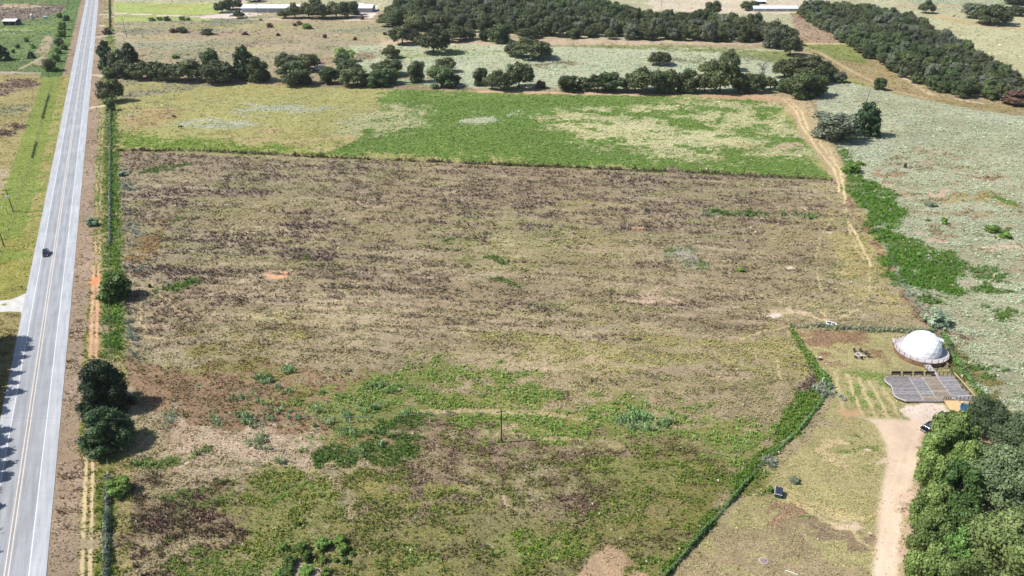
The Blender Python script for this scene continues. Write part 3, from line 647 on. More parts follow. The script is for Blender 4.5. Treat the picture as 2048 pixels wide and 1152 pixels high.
def ground_material():
    m, nt, b, out = new_mat('field_soil_and_thatch')
    at = nd(nt, 'ShaderNodeAttribute', attribute_name='cover')
    g = nd(nt, 'ShaderNodeNewGeometry')
    n1 = noise_node(nt, g.outputs['Position'], 2.6, 4, .7); n2 = noise_node(nt, g.outputs['Position'], .5, 3, .6); n3 = noise_node(nt, g.outputs['Position'], 9, 2, .6)
    n4 = noise_node(nt, g.outputs['Position'], 1.1, 3, .7)
    f = mul(nt, mul(nt, mul(nt, ramp(nt, n1.outputs[0], .52, 1.42), ramp(nt, n2.outputs[0], .88, 1.12)), ramp(nt, n3.outputs[0], .80, 1.20)), ramp(nt, n4.outputs[0], .84, 1.16))
    mxf = nd(nt, 'ShaderNodeMix'); mxf.inputs[2].default_value = 1.0; nt.links.new(at.outputs['Alpha'], mxf.inputs[0]); nt.links.new(f, mxf.inputs[3]); f = mxf.outputs[0]
    nt.links.new(scale_col(nt, at.outputs['Color'], f), b.inputs['Base Color'])
    b.inputs['Roughness'].default_value = .95; b.inputs['Specular IOR Level'].default_value = .12
    bp = nd(nt, 'ShaderNodeBump'); nt.links.new(at.outputs['Alpha'], bp.inputs['Strength']); bp.inputs['Distance'].default_value = .26
    nt.links.new(n1.outputs[0], bp.inputs['Height']); nt.links.new(bp.outputs[0], b.inputs['Normal'])
    return m

def tuft_material():
    m, nt, b, out = new_mat('weed_and_grass_blades')
    at = nd(nt, 'ShaderNodeAttribute', attribute_name='tint', attribute_type='INSTANCER')
    lf = nd(nt, 'ShaderNodeAttribute', attribute_name='leaf')
    sp = nd(nt, 'ShaderNodeSeparateColor'); nt.links.new(lf.outputs['Color'], sp.inputs[0])
    nt.links.new(scale_col(nt, at.outputs['Color'], ramp(nt, sp.outputs[0], .72, 1.28, 0, 1)), b.inputs['Base Color'])
    b.inputs['Roughness'].default_value = .75; b.inputs['Specular IOR Level'].default_value = .2
    return m

def leaf_material(name, col, warm, var=.3, rough=.6, transl=.22):
    m, nt, b, out = new_mat(name)
    oi = nd(nt, 'ShaderNodeObjectInfo')
    lf = nd(nt, 'ShaderNodeAttribute', attribute_name='leaf')
    sp = nd(nt, 'ShaderNodeSeparateColor'); nt.links.new(lf.outputs['Color'], sp.inputs[0])
    mx = nd(nt, 'ShaderNodeMix', data_type='RGBA')
    mx.inputs[6].default_value = (*col, 1); mx.inputs[7].default_value = (*warm, 1)
    ad = nd(nt, 'ShaderNodeMath', operation='MULTIPLY_ADD'); nt.links.new(sp.outputs[1], ad.inputs[0]); ad.inputs[1].default_value = .6
    nt.links.new(mul(nt, oi.outputs['Random'], .5), ad.inputs[2]); nt.links.new(ad.outputs[0], mx.inputs[0])
    w = nd(nt, 'ShaderNodeMath', operation='FRACT'); nt.links.new(mul(nt, oi.outputs['Random'], 37.7), w.inputs[0])
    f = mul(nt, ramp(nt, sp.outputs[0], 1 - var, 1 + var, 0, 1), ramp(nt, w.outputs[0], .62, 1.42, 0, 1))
    c = scale_col(nt, mx.outputs[2], f)
    nt.links.new(c, b.inputs['Base Color']); b.inputs['Roughness'].default_value = rough; b.inputs['Specular IOR Level'].default_value = .3
    tr = nd(nt, 'ShaderNodeBsdfTranslucent'); nt.links.new(c, tr.inputs[0])
    ms = nd(nt, 'ShaderNodeMixShader'); ms.inputs[0].default_value = transl
    nt.links.new(b.outputs[0], ms.inputs[1]); nt.links.new(tr.outputs[0], ms.inputs[2]); nt.links.new(ms.outputs[0], out.inputs[0])
    return m

def road_material():
    m, nt, b, out = new_mat('worn_asphalt')
    uv = nd(nt, 'ShaderNodeUVMap', uv_map='road')
    sx = nd(nt, 'ShaderNodeSeparateXYZ'); nt.links.new(uv.outputs[0], sx.inputs[0])
    t = sx.outputs[0]
    def band(c0, w, depth):      # tyre-worn path: soft dip centred on c0
        a = nd(nt, 'ShaderNodeMath', operation='SUBTRACT'); nt.links.new(t, a.inputs[0]); a.inputs[1].default_value = c0
        ab = nd(nt, 'ShaderNodeMath', operation='ABSOLUTE'); nt.links.new(a.outputs[0], ab.inputs[0])
        r = nd(nt, 'ShaderNodeMapRange', interpolation_type='SMOOTHSTEP'); nt.links.new(ab.outputs[0], r.inputs[0])
        r.inputs[1].default_value = 0; r.inputs[2].default_value = w; r.inputs[3].default_value = 1 - depth; r.inputs[4].default_value = 1
        return r.outputs[0]
    f = band(-3.75, .8, .10)
    for c0 in (-5.45, -7.35, -9.1): f = mul(nt, f, band(c0, .75, .10))
    # the lanes are darker than the shoulders
    def step(edge, lo, hi):
        r = nd(nt, 'ShaderNodeMapRange', interpolation_type='SMOOTHSTEP'); nt.links.new(t, r.inputs[0])
        r.inputs[1].default_value = edge - .15; r.inputs[2].default_value = edge + .15; r.inputs[3].default_value = lo; r.inputs[4].default_value = hi; return r.outputs[0]
    f = mul(nt, f, mul(nt, step(-2.8, .80, 1.0), step(-10.0, 1.25, 1.0)))
    g = nd(nt, 'ShaderNodeNewGeometry')
    mp = nd(nt, 'ShaderNodeMapping'); nt.links.new(uv.outputs[0], mp.inputs[0]); mp.inputs['Scale'].default_value = (1, .06, 1)
    n1 = noise_node(nt, mp.outputs[0], 1.2, 4); n2 = noise_node(nt, g.outputs['Position'], 6, 3); n3 = noise_node(nt, g.outputs['Position'], .12, 3)
    f = mul(nt, f, mul(nt, mul(nt, ramp(nt, n1.outputs[0], .86, 1.12), ramp(nt, n2.outputs[0], .93, 1.07)), ramp(nt, n3.outputs[0], .92, 1.06)))
    nt.links.new(scale_col(nt, (.385, .40, .425), f), b.inputs['Base Color'])
    b.inputs['Roughness'].default_value = .85; b.inputs['Specular IOR Level'].default_value = .3
    return m

M = {}
M['ground'] = ground_material(); M['tuft'] = tuft_material(); M['road'] = road_material()
M['white_line'] = surf('white_road_paint', (.66, .67, .69), .6, .08, .8); M['yellow_line'] = surf('faded_yellow_road_paint', (.60, .53, .46), .6, .10, .8)
M['rumble'] = surf('rumble_groove', (.24, .23, .22), .9, .1, 1)
M['concrete'] = surf('pale_concrete', (.50, .49, .46), .85, .10, .5)
M['bark'] = surf('bark', (.10, .08, .06), .95, .3, 2.0, bump=.4)
M['palebark'] = surf('pale_bark', (.22, .20, .18), .95, .25, 2.0, bump=.4)
M['oak'] = leaf_material('oak_leaves', (.068, .098, .038), (.115, .125, .052), transl=.15)
M['juniper'] = leaf_material('juniper_scales', (.030, .068, .026), (.055, .092, .032), transl=.1)
M['elm'] = leaf_material('hedgerow_leaves', (.070, .120, .046), (.115, .140, .054))
M['nearoak'] = leaf_material('shade_tree_leaves', (.10, .155, .070), (.14, .18, .085), transl=.2)
M['greyoak'] = leaf_material('grey_green_leaves', (.12, .15, .10), (.15, .165, .11), transl=.15)
M['lime'] = leaf_material('bright_leaves', (.13, .225, .06), (.19, .24, .075), transl=.3)
M['brightgreen'] = leaf_material('fresh_green_leaves', (.11, .23, .06), (.15, .25, .065), transl=.3)
M['palelime'] = leaf_material('pale_feathery_leaves', (.25, .36, .10), (.32, .38, .15), transl=.3)
M['sagevine'] = leaf_material('grey_vine_leaves', (.25, .29, .22), (.20, .27, .16), transl=.15)
M['bush'] = leaf_material('bush_leaves', (.10, .20, .04), (.16, .23, .05))
M['rust'] = leaf_material('dead_brown_leaves', (.12, .065, .045), (.16, .10, .07), transl=.1)
M['wood_grey'] = surf('weathered_grey_planks', (.22, .205, .205), .85, .22, 1.5, bump=.3, rnd=.28)
M['wood_blue'] = surf('weathered_bluegrey_planks', (.24, .228, .232), .85, .2, 1.5, bump=.3, rnd=.25)
M['wood_tan'] = surf('weathered_tan_planks', (.27, .225, .175), .85, .22, 1.5, bump=.3, rnd=.25)
M['wood_new'] = surf('new_yellow_pine', (.66, .47, .24), .75, .1, 1.2, rnd=.06)
M['wood_dark'] = surf('dark_stained_wood', (.06, .045, .04), .8, .2, 2)
M['wood_pale'] = surf('pale_weathered_boards', (.46, .42, .42), .85, .12, 1.5, rnd=.1)
M['wood_brown'] = surf('brown_skirting_boards', (.22, .13, .08), .85, .25, 2, rnd=.25)
M['post'] = surf('fence_post_wood', (.13, .11, .09), .9, .25, 3)
M['wire'] = surf('galvanised_wire', (.35, .35, .34), .5, .1, 3, metallic=.5)
M['cable'] = surf('black_cable', (.12, .12, .12), .6, .1, 3)
M['pole'] = surf('tarred_pole_wood', (.055, .042, .032), .9, .25, 2)
M['canvas'] = surf('white_dome_canvas', (.90, .91, .93), .55, .03, .5)
M['metal_roof'] = surf('white_metal_roofing', (.80, .82, .85), .45, .05, .4)
M['metal_wall'] = surf('bluegrey_metal_siding', (.30, .34, .38), .6, .1, .4)
M['steel'] = surf('grey_galvanised_steel', (.42, .46, .48), .5, .15, .8, metallic=.4)
M['dark_in'] = surf('dark_shed_inside', (.05, .055, .07), .9, .2, .5)
M['car_dark'] = surf('dark_metallic_paint', (.035, .045, .065), .25, .05, 1, metallic=.5, spec=.6)
M['car_black'] = surf('black_car_paint', (.012, .014, .022), .18, .05, 1, metallic=.3, spec=.7)
M['car_white'] = surf('white_car_paint', (.70, .72, .74), .3, .04, 1)
M['car_blue'] = surf('blue_car_paint', (.05, .10, .22), .3, .05, 1)
M['glass'] = surf('tinted_window_glass', (.03, .045, .06), .06, .05, 1, spec=.9)
M['tyre'] = surf('tyre_rubber', (.02, .02, .02), .9, .1, 3)
M['lamp'] = surf('lamp_lens', (.7, .7, .72), .2, .05, 3)
M['bin_green'] = surf('dark_green_painted_steel', (.03, .075, .06), .5, .2, 1.2)
M['bin_lid'] = surf('black_plastic_lid', (.035, .04, .065), .45, .15, 1.2)
M['bin_highlight'] = surf('pale_steel_highlight', (.50, .56, .54), .5, .15, 2)  # pale tone paints the bright highlight along the dumpster's edges
M['stone'] = surf('pale_limestone', (.50, .47, .42), .9, .2, 2, rnd=.2, bump=.3)
M['ash'] = surf('charcoal_and_ash', (.10, .095, .10), .95, .4, 3)
M['trough'] = surf('white_moulded_tank', (.72, .72, .70), .5, .06, 1)
M['water'] = surf('dark_still_water', (.012, .018, .02), .08, .1, 1, spec=.8)
M['pool_water'] = surf('blue_pool_water', (.02, .09, .17), .08, .15, .7, spec=.8)
M['pool_liner'] = surf('blue_pool_liner', (.03, .12, .24), .5, .1, 1)
M['cow_white'] = surf('white_hide', (.62, .56, .50), .8, .1, 2)
M['cow_black'] = surf('black_hide', (.015, .013, .012), .7, .2, 2)
M['lid'] = surf('purple_grey_lid', (.24, .19, .19), .85, .2, 2)
M['rim'] = surf('sandy_concrete_rim', (.44, .37, .30), .9, .1, 2)
M['blue_cloth'] = surf('blue_cloth', (.06, .10, .24), .8, .15, 3)

# ------------------------------------------------------------------ the ground
YROWS = 620; UCOLS = 1150
pyrow = np.concatenate([np.linspace(-95, 1300, YROWS)])
Yg = np.array([P(1024, y)[1] for y in pyrow])[::-1]           # near to far
ug = np.linspace(-1.28, 1.28, UCOLS)
depth = Yg * CT + HC * ST
GX = (depth * 1024 / F)[:, None] * ug[None, :]
GY = np.repeat(Yg[:, None], UCOLS, 1)
X, Y = GX.ravel(), GY.ravel()
cov = Cover(X, Y); paint(cov)
rs, rt = road_st(X, Y)
flat = sstep(0.5, 4, np.maximum(rt - 0, -12.4 - rt))           # no bumps under the asphalt
mul_n = (.9 + .2 * fbm(X, Y, 22, 300)) * (.93 + .14 * fbm(X, Y, 4, 301, 3))
hue = (fbm(X, Y, 30, 302) - .5)[:, None] * np.array([.05, 0, -.05])
colr = np.clip(cov.C * mul_n[:, None] * (1 + hue), 0, 1)
Z = (fbm(X, Y, 5, 303, 4) - .5) * .22 * flat * (cov.D * .7 + .3) - .02
idx = np.arange(YROWS * UCOLS).reshape(YROWS, UCOLS)
quads = np.stack([idx[:-1, :-1].ravel(), idx[:-1, 1:].ravel(), idx[1:, 1:].ravel(), idx[1:, :-1].ravel()], 1)
me = np_mesh('ground', np.stack([X, Y, Z], 1), quads, [M['ground']], smooth=True)
set_col(me, 'cover', colr, np.clip(cov.D * 1.3 + .12, 0, 1))
tag(link(bpy.data.objects.new('ground', me)), kind='structure')
# country beyond and beside, one sheet out to the horizon
n = 60
xs = np.sign(np.linspace(-1, 1, n)) * np.abs(np.linspace(-1, 1, n)) ** 1.6 * 7000
ys = np.linspace(-1, 1, n); ys = np.sign(ys) * np.abs(ys) ** 1.6 * 7000
AX, AY = np.meshgrid(xs, ys); ii = np.arange(n * n).reshape(n, n)
q = np.stack([ii[:-1, :-1].ravel(), ii[:-1, 1:].ravel(), ii[1:, 1:].ravel(), ii[1:, :-1].ravel()], 1)
me = np_mesh('distant_ground', np.stack([AX.ravel(), AY.ravel(), np.full(n * n, -.7)], 1), q, [M['ground']], smooth=True)
set_col(me, 'cover', np.tile(np.array(S(180, 172, 134)), (n * n, 1)) * (.8 + .4 * fbm(AX.ravel(), AY.ravel(), 400, 9))[:, None])
tag(link(bpy.data.objects.new('distant_ground', me)), kind='structure')

# ------------------------------------------------------------------ road, markings, driveways
def road_sheet(name, s0, s1, t0, t1, z, mat, step=12.0):
    ns = max(2, int((s1 - s0) / step)); ss = np.linspace(s0, s1, ns); tt = np.linspace(t0, t1, 2 if t1 - t0 < 2 else 8)
    V = []; UV = []
    for s in ss:
        for t in tt:
            V.append((*road_pt(s, t), z)); UV.append((t, s))
    k = len(tt); fs = [(i * k + j, i * k + j + 1, (i + 1) * k + j + 1, (i + 1) * k + j) for i in range(ns - 1) for j in range(k - 1)]
    me = np_mesh(name, V, fs, [mat])
    uvl = me.uv_layers.new(name='road'); UV = np.array(UV, np.float32)
    li = np.empty(len(me.loops), np.int32); me.loops.foreach_get('vertex_index', li)
    uvl.data.foreach_set('uv', UV[li].ravel())
    o = link(bpy.data.objects.new(name, me)); return tag(o, kind='structure')
S0, S1 = -90, px_s(-90)
road_sheet('road', S0, S1, -12.4, 0, .05, M['road'])
for nm, t, w, mt in (('road_edge_line', -2.8, .16, 'white_line'), ('road_edge_line', -10.0, .16, 'white_line'), ('road_centre_line', -6.08, .2, 'yellow_line'), ('road_centre_line', -6.72, .2, 'yellow_line')):
    road_sheet(nm, S0, S1, t - w / 2, t + w / 2, .054, M[mt])
rb = MB(); s = -40.0
while s < px_s(620):
    a, b2, c2, d2 = road_pt(s, -6.58), road_pt(s, -6.22), road_pt(s + .28, -6.22), road_pt(s + .28, -6.58)
    rb.sheet([a, b2, c2, d2], .0545); s += .62
tag(rb.build('rumble_strip', M['rumble']), kind='stuff')
dw = MB(); dw.prism([P(60, 583), P(40, 592), P(20, 600), P(-60, 606), P(-300, 606), P(-300, 628), P(-60, 628), P(20, 623), P(42, 624), P(46, 640), P(44, 660), P(60, 600)], -.1, .046)
tag(dw.build('concrete_driveway', M['concrete']), kind='structure')

# ------------------------------------------------------------------ weeds and grass as scattered tufts
def proto(name, tris_v, leafc):
    V = np.array(tris_v, np.float32).reshape(-1, 3); Fc = np.arange(len(V)).reshape(-1, 3)
    me = np_mesh(name, V, Fc, [M['tuft']])
    set_col(me, 'leaf', np.repeat(np.array(leafc), 3, 0))
    return me
def tuft_leafy(seed, n=22, h=1.0):
    r = np.random.default_rng(seed); tv = []; lc = []
    for i in range(n):
        a = r.random() * 6.283; el = r.random() ** .6; rad = .5 * math.sqrt(1 - (el * .9) ** 2) * (.5 + .5 * r.random())
        c = np.array([math.cos(a) * rad, math.sin(a) * rad, h * (.15 + .8 * el * (.6 + .4 * r.random()))])
        d = r.normal(size=3); d[2] = abs(d[2]) * .4; d /= np.linalg.norm(d); u = np.cross(d, (0, 0, 1)); u /= np.linalg.norm(u) + 1e-6
        sz = .17 + .12 * r.random()
        nrm = d * sz; tv += [c - u * sz * .7, c + u * sz * .7, c + nrm * 1.3 + np.array([0, 0, sz * .4])]; k = r.random(); lc.append((k, k, k))
    return tv, lc
def tuft_blades(seed, n=16, h=1.0):
    r = np.random.default_rng(seed); tv = []; lc = []
    for i in range(n):
        a = r.random() * 6.283; base = np.array([math.cos(a), math.sin(a), 0]) * .2 * r.random(); out = np.array([math.cos(a), math.sin(a), 0]) * (.15 + .4 * r.random())
        u = np.array([-math.sin(a), math.cos(a), 0]) * (.07 + .05 * r.random())
        tv += [base - u, base + u, base + out + np.array([0, 0, h * (.5 + .5 * r.random())])]; k = r.random(); lc.append((k, k, k))
    return tv, lc
protos = []
for k in range(6):
    tv, lc = (tuft_leafy(k, 24) if k % 2 == 0 else tuft_blades(k, 18))
    mesh = proto('tuft_shape', tv, lc)
    protos.append(bpy.data.objects.new('tuft_shape', mesh))      # shapes only: never linked to the scene

def tuft_points():
    # near: about 5 to the square metre; farther: thinner and larger, as grass closes up with distance
    out = []
    for (ya, yb, dens, sz) in ((1290, 900, 11.0, .30), (900, 760, 8.0, .34), (760, 640, 5.6, .40), (640, 520, 4.0, .46), (520, 420, 2.6, .55), (420, 340, 2.2, .58), (340, 260, 1.7, .66), (260, 200, 1.3, .74), (200, 110, .6, .95), (110, -60, .2, 1.4)):
        Y0, Y1 = P(1024, ya)[1], P(1024, yb)[1]
        d1 = (Y1 * CT + HC * ST) * 1024 / F * 1.12
        nn = int((Y1 - Y0) * 2 * d1 * dens)
        y = RNG.uniform(Y0, Y1, nn); x = RNG.uniform(-d1, d1, nn)
        k = abs(x) < (y * CT + HC * ST) * 1024 / F * 1.12
        out.append(np.stack([x[k], y[k], np.full(k.sum(), sz)], 1))
    return np.concatenate(out)
TP = tuft_points()
tc_ = Cover(TP[:, 0].copy(), TP[:, 1].copy()); paint(tc_)
s_, t_ = road_st(TP[:, 0], TP[:, 1])
clump = fbm(TP[:, 0] * .6, TP[:, 1], 2.3, 310, 3)
prob = tc_.D * np.where(tc_.D > .9, .6 + .4 * sstep(.3, .5, clump), .16 + .84 * sstep(.36, .56, clump))
keep = (RNG.random(len(TP)) < prob) & ((t_ > .3) | (t_ < -12.7))
# keep the built things free of weeds
def clear(px, py, rad, z=0):
    global keep
    x, y = P(px, py, z); keep &= np.hypot(TP[:, 0] - x, TP[:, 1] - y) > rad
clear(1842, 706, 7.0); clear(1663, 650, 1.2); clear(1558, 992, 1.2); clear(1527, 1122, 1.0); clear(1718, 712, 2.4)
def clear_poly(pts):
    global keep
    W = np.array([P(*p) for p in pts]); x, y = TP[:, 0], TP[:, 1]; ins = np.zeros(len(TP), bool)
    for i in range(len(W)):
        (x0, y0), (x1, y1) = W[i - 1], W[i]
        if y0 == y1: continue
        ins ^= ((y0 > y) != (y1 > y)) & (x < (x1 - x0) * (y - y0) / (y1 - y0) + x0)
    keep &= ~ins
clear_poly([(1766, 748), (1915, 748), (1965, 812), (1935, 850), (1885, 840), (1885, 808), (1800, 808)])
clear_poly([(60, 583), (40, 590), (20, 597), (-60, 602), (-300, 602), (-300, 632), (-60, 632), (20, 627), (44, 628), (44, 660), (60, 600)])
TP = TP[keep]; nT = len(TP)
tint = 1.42 * tc_.T[keep] * np.maximum(.3, 1 + RNG.normal(0, .19, nT))[:, None] * (1 + RNG.normal(0, .05, (nT, 3)))
fl = RNG.random(nT) < .012
tint[fl] = np.array(S(226, 214, 190)) * 1.3
Hh = tc_.H[keep]
rad = TP[:, 2] * np.exp(RNG.normal(0, .28, nT)) * np.clip(.75 + Hh * .6, .8, 1.5)
hgt = Hh * np.exp(RNG.normal(0, .35, nT)) * 1.3
zb = (fbm(TP[:, 0], TP[:, 1], 5, 303, 4) - .5) * .22 * sstep(.5, 4, np.maximum(t_[keep], -12.4 - t_[keep])) * (tc_.D[keep] * .7 + .3) - .04
me = bpy.data.meshes.new('weeds_and_grass'); me.vertices.add(nT)
me.vertices.foreach_set('co', np.stack([TP[:, 0], TP[:, 1], zb], 1).astype(np.float32).ravel())
a = me.attributes.new('scl', 'FLOAT_VECTOR', 'POINT'); a.data.foreach_set('vector', np.stack([rad, rad, hgt], 1).astype(np.float32).ravel())
a = me.attributes.new('rot', 'FLOAT_VECTOR', 'POINT'); a.data.foreach_set('vector', np.stack([RNG.normal(0, .12, nT), RNG.normal(0, .12, nT), RNG.uniform(0, 6.28, nT)], 1).astype(np.float32).ravel())
a = me.attributes.new('kindi', 'INT', 'POINT'); a.data.foreach_set('value', RNG.integers(0, 6, nT).astype(np.int32))
set_col(me, 'tint', np.clip(tint, 0.005, 1))
me.materials.append(M['tuft'])

def scatter_nodes(name, objs):
    g = bpy.data.node_groups.new(name, 'GeometryNodeTree')
    g.interface.new_socket('Geometry', in_out='INPUT', socket_type='NodeSocketGeometry'); g.interface.new_socket('Geometry', in_out='OUTPUT', socket_type='NodeSocketGeometry')
    N = g.nodes; L = g.links
    gi, go = N.new('NodeGroupInput'), N.new('NodeGroupOutput')
    jn = N.new('GeometryNodeGeometryToInstance')
    for ob in reversed(objs):
        oi = N.new('GeometryNodeObjectInfo'); oi.inputs['Object'].default_value = ob; L.new(oi.outputs['Geometry'], jn.inputs[0])
    ip = N.new('GeometryNodeInstanceOnPoints'); L.new(gi.outputs[0], ip.inputs['Points']); L.new(jn.outputs[0], ip.inputs['Instance'])
    ip.inputs['Pick Instance'].default_value = True
    def attr(nm, ty):
        n_ = N.new('GeometryNodeInputNamedAttribute'); n_.data_type = ty; n_.inputs['Name'].default_value = nm; return n_.outputs[0]
    L.new(attr('kindi', 'INT'), ip.inputs['Instance Index']); L.new(attr('scl', 'FLOAT_VECTOR'), ip.inputs['Scale'])
    er = N.new('FunctionNodeEulerToRotation'); L.new(attr('rot', 'FLOAT_VECTOR'), er.inputs[0]); L.new(er.outputs[0], ip.inputs['Rotation'])
    L.new(ip.outputs[0], go.inputs[0])
    return g
weeds = link(bpy.data.objects.new('weeds_and_grass', me)); tag(weeds, 'rough weeds and grass tufts covering the fields and verges', 'grass', kind='stuff')
md = weeds.modifiers.new('scatter', 'NODES'); md.node_group = scatter_nodes('scatter_tufts', protos)
print('tufts', nT)

# ------------------------------------------------------------------ trees
def ico(sub):
    bm = bmesh.new(); bmesh.ops.create_icosphere(bm, subdivisions=sub, radius=1)
    v = np.array([q.co[:] for q in bm.verts]); f = np.array([[l.index for l in fc.verts] for fc in bm.faces]); bm.free(); return v, f
ICO = ico(1)
def crown_mesh(name, mat, style, seed, nleaf=2600, lsize=.05):
    """a crown in a box of width 1 and height 1: leaf sprays round many uneven boughs, gaps between"""
    r = np.random.default_rng(seed); L = []
    if style == 'oak':
        for i in range(26):
            a = r.random() * 6.283; rr = .36 * math.sqrt(r.random()); z = .36 + .50 * r.random() * (1 - (rr / .42) ** 2 * .75)
            L.append((math.cos(a) * rr, math.sin(a) * rr, z, .095 + .085 * r.random()))
        for i in range(10):
            a = i / 10 * 6.283 + r.random() * .5; L.append((math.cos(a) * .37, math.sin(a) * .37, .26 + .22 * r.random(), .085 + .06 * r.random()))
    elif style == 'round':
        for i in range(26):
            a = r.random() * 6.283; z = .10 + .74 * r.random(); w = .36 * math.sqrt(max(.05, 1 - ((z - .42) / .58) ** 2)); rr = w * r.random() ** .45
            L.append((math.cos(a) * rr, math.sin(a) * rr, z, .11 + .07 * r.random()))
        L.append((.02, 0, .86, .10))
    elif style == 'wide':
        for i in range(70):
            z = .04 + .88 * r.random(); w = .42 * (1 - z ** 1.6) ** .7; a = r.random() * 6.283; rr = w * r.random() ** .35
            L.append((math.cos(a) * rr, math.sin(a) * rr, z, (.05 + .075 * r.random()) * (1.1 - .4 * z)))
    elif style == 'cone':
        for i in range(40):
            z = .04 + .88 * r.random() ** 1.1; w = .40 * (1 - z) ** .62 * (.75 + .25 * math.sin(seed)); a = r.random() * 6.283; rr = w * r.random() ** .4
            L.append((math.cos(a) * rr, math.sin(a) * rr, z, .06 + .075 * (1 - z * .6) * (.7 + .6 * r.random())))
        L.append((0, 0, .93, .05))
    elif style == 'airy':
        for i in range(18):
            a = r.random() * 6.283; z = .30 + .58 * r.random(); w = .40 * math.sqrt(max(.05, 1 - ((z - .5) / .55) ** 2)); rr = w * r.random() ** .5
            L.append((math.cos(a) * rr, math.sin(a) * rr, z, .08 + .05 * r.random()))
    L = np.array(L)
    wgt = L[:, 3] ** 2; wgt /= wgt.sum(); pick = r.choice(len(L), nleaf, p=wgt)
    d = r.normal(size=(nleaf, 3)); d[:, 2] += .35; d /= np.linalg.norm(d, axis=1)[:, None]
    rad = L[pick, 3] * (1 + r.normal(0, .24 if style == 'wide' else .14, nleaf)); rad = np.where(r.random(nleaf) < .12, rad * 1.25, rad)
    c = L[pick, :3] + d * rad[:, None]
    c[:, 2] = np.clip(c[:, 2], .015, 1.02)
    nrm = d * .9 + r.normal(size=(nleaf, 3)) * .38; nrm /= np.linalg.norm(nrm, axis=1)[:, None]
    u = np.cross(nrm, r.normal(size=(nleaf, 3))); u /= np.linalg.norm(u, axis=1)[:, None]; w = np.cross(nrm, u)
    sz = lsize * np.exp(r.normal(0, .35, nleaf))[:, None]
    q4 = [c - u * sz * .9 - w * sz * .4, c + u * sz * .5 - w * sz * .7, c + u * sz * .9 + w * sz * .5, c - u * sz * .4 + w * sz * .8]
    V = np.stack(q4, 1).reshape(-1, 3); Fq = np.arange(len(V)).reshape(-1, 4)
    lobec = r.random(len(L)); lv = np.clip(.5 + (r.random(nleaf) - .5) * .7 + (lobec[pick] - .5) * .5, 0, 1)
    lh = np.clip(lobec[pick] * .6 + r.random(nleaf) * .4, 0, 1)
    colv = np.repeat(np.stack([lv, lh, lv], 1), 4, 0)
    # inner mass of each bough, degenerate quads
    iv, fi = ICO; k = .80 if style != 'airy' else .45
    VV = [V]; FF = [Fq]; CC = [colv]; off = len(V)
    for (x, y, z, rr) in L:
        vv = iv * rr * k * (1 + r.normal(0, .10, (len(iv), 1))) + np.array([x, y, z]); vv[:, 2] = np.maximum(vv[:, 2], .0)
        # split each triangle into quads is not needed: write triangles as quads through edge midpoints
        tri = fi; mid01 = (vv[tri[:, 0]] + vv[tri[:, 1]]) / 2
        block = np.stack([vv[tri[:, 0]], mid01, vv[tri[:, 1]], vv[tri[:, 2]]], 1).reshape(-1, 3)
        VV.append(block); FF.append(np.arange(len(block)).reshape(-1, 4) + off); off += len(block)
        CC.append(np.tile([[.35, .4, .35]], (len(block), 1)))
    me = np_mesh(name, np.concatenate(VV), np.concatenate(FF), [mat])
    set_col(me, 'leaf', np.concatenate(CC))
    return me

def trunk_mesh(mat, seed, bare=False):
    r = random.Random(seed); mb = MB()
    top = .62 if not bare else .75
    p = Vector((0, 0, -.03)); rad = .035
    pts = [p]; 
    for k in range(4):
        p = p + Vector((r.uniform(-.02, .02), r.uniform(-.02, .02), top / 4)); pts.append(p)
    for k in range(4):
        mb.tube(pts[k], pts[k + 1], rad * (1 - k * .18), rad * (1 - (k + 1) * .18), 7)
    for k in range(9 if not bare else 22):
        b0 = pts[1 + k % 3] + Vector((0, 0, r.uniform(0, .1))); a = r.random() * 6.283; ln = r.uniform(.18, .34)
        b1 = b0 + Vector((math.cos(a) * ln * .7, math.sin(a) * ln * .7, ln * r.uniform(.5, 1)))
        mb.tube(b0, b1, .014, .007, 5); b2 = b1 + Vector((math.cos(a + .6) * ln * .4, math.sin(a + .6) * ln * .4, ln * .35)); mb.tube(b1, b2, .007, .003, 4)
        if bare:
            b3 = b1 + Vector((math.cos(a - .7) * ln * .5, math.sin(a - .7) * ln * .5, ln * .2)); mb.tube(b1, b3, .006, .003, 4)
    me = bpy.data.meshes.new('trunk'); me.from_pydata(mb.v, [], mb.f); me.materials.append(mat); return me

CR = {}
def crowns(kind):
    if kind in CR: return CR[kind]
    spec = {'oak': ('oak', 'oak', 5, 4400, .027), 'elm': ('elm', 'round', 5, 4400, .027), 'juniper': ('juniper', 'wide', 4, 4600, .023), 'greyoak': ('greyoak', 'round', 3, 4200, .026), 'bush': ('bush', 'round', 4, 2200, .042),
            'palelime': ('palelime', 'airy', 2, 2600, .030), 'rust': ('rust', 'round', 2, 1500, .045), 'sagevine': ('sagevine', 'round', 2, 1400, .05),
            'bigjuniper': ('juniper', 'wide', 2, 26000, .0135), 'nearlime': ('lime', 'round', 4, 11000, .021), 'nearbright': ('brightgreen', 'round', 3, 11000, .021), 'nearoak': ('nearoak', 'oak', 3, 16000, .015), 'nearpale': ('palelime', 'oak', 1, 22000, .012), 'neargrey': ('greyoak', 'airy', 2, 12000, .013)}[kind]
    CR[kind] = [crown_mesh('crown', M[spec[0]], spec[1], 40 + 13 * i + len(kind) * 7, spec[3], spec[4]) for i in range(spec[2])]
    return CR[kind]
TRUNKS = [trunk_mesh(M['bark'], 1), trunk_mesh(M['bark'], 2), trunk_mesh(M['palebark'], 3)]
trees_log = []
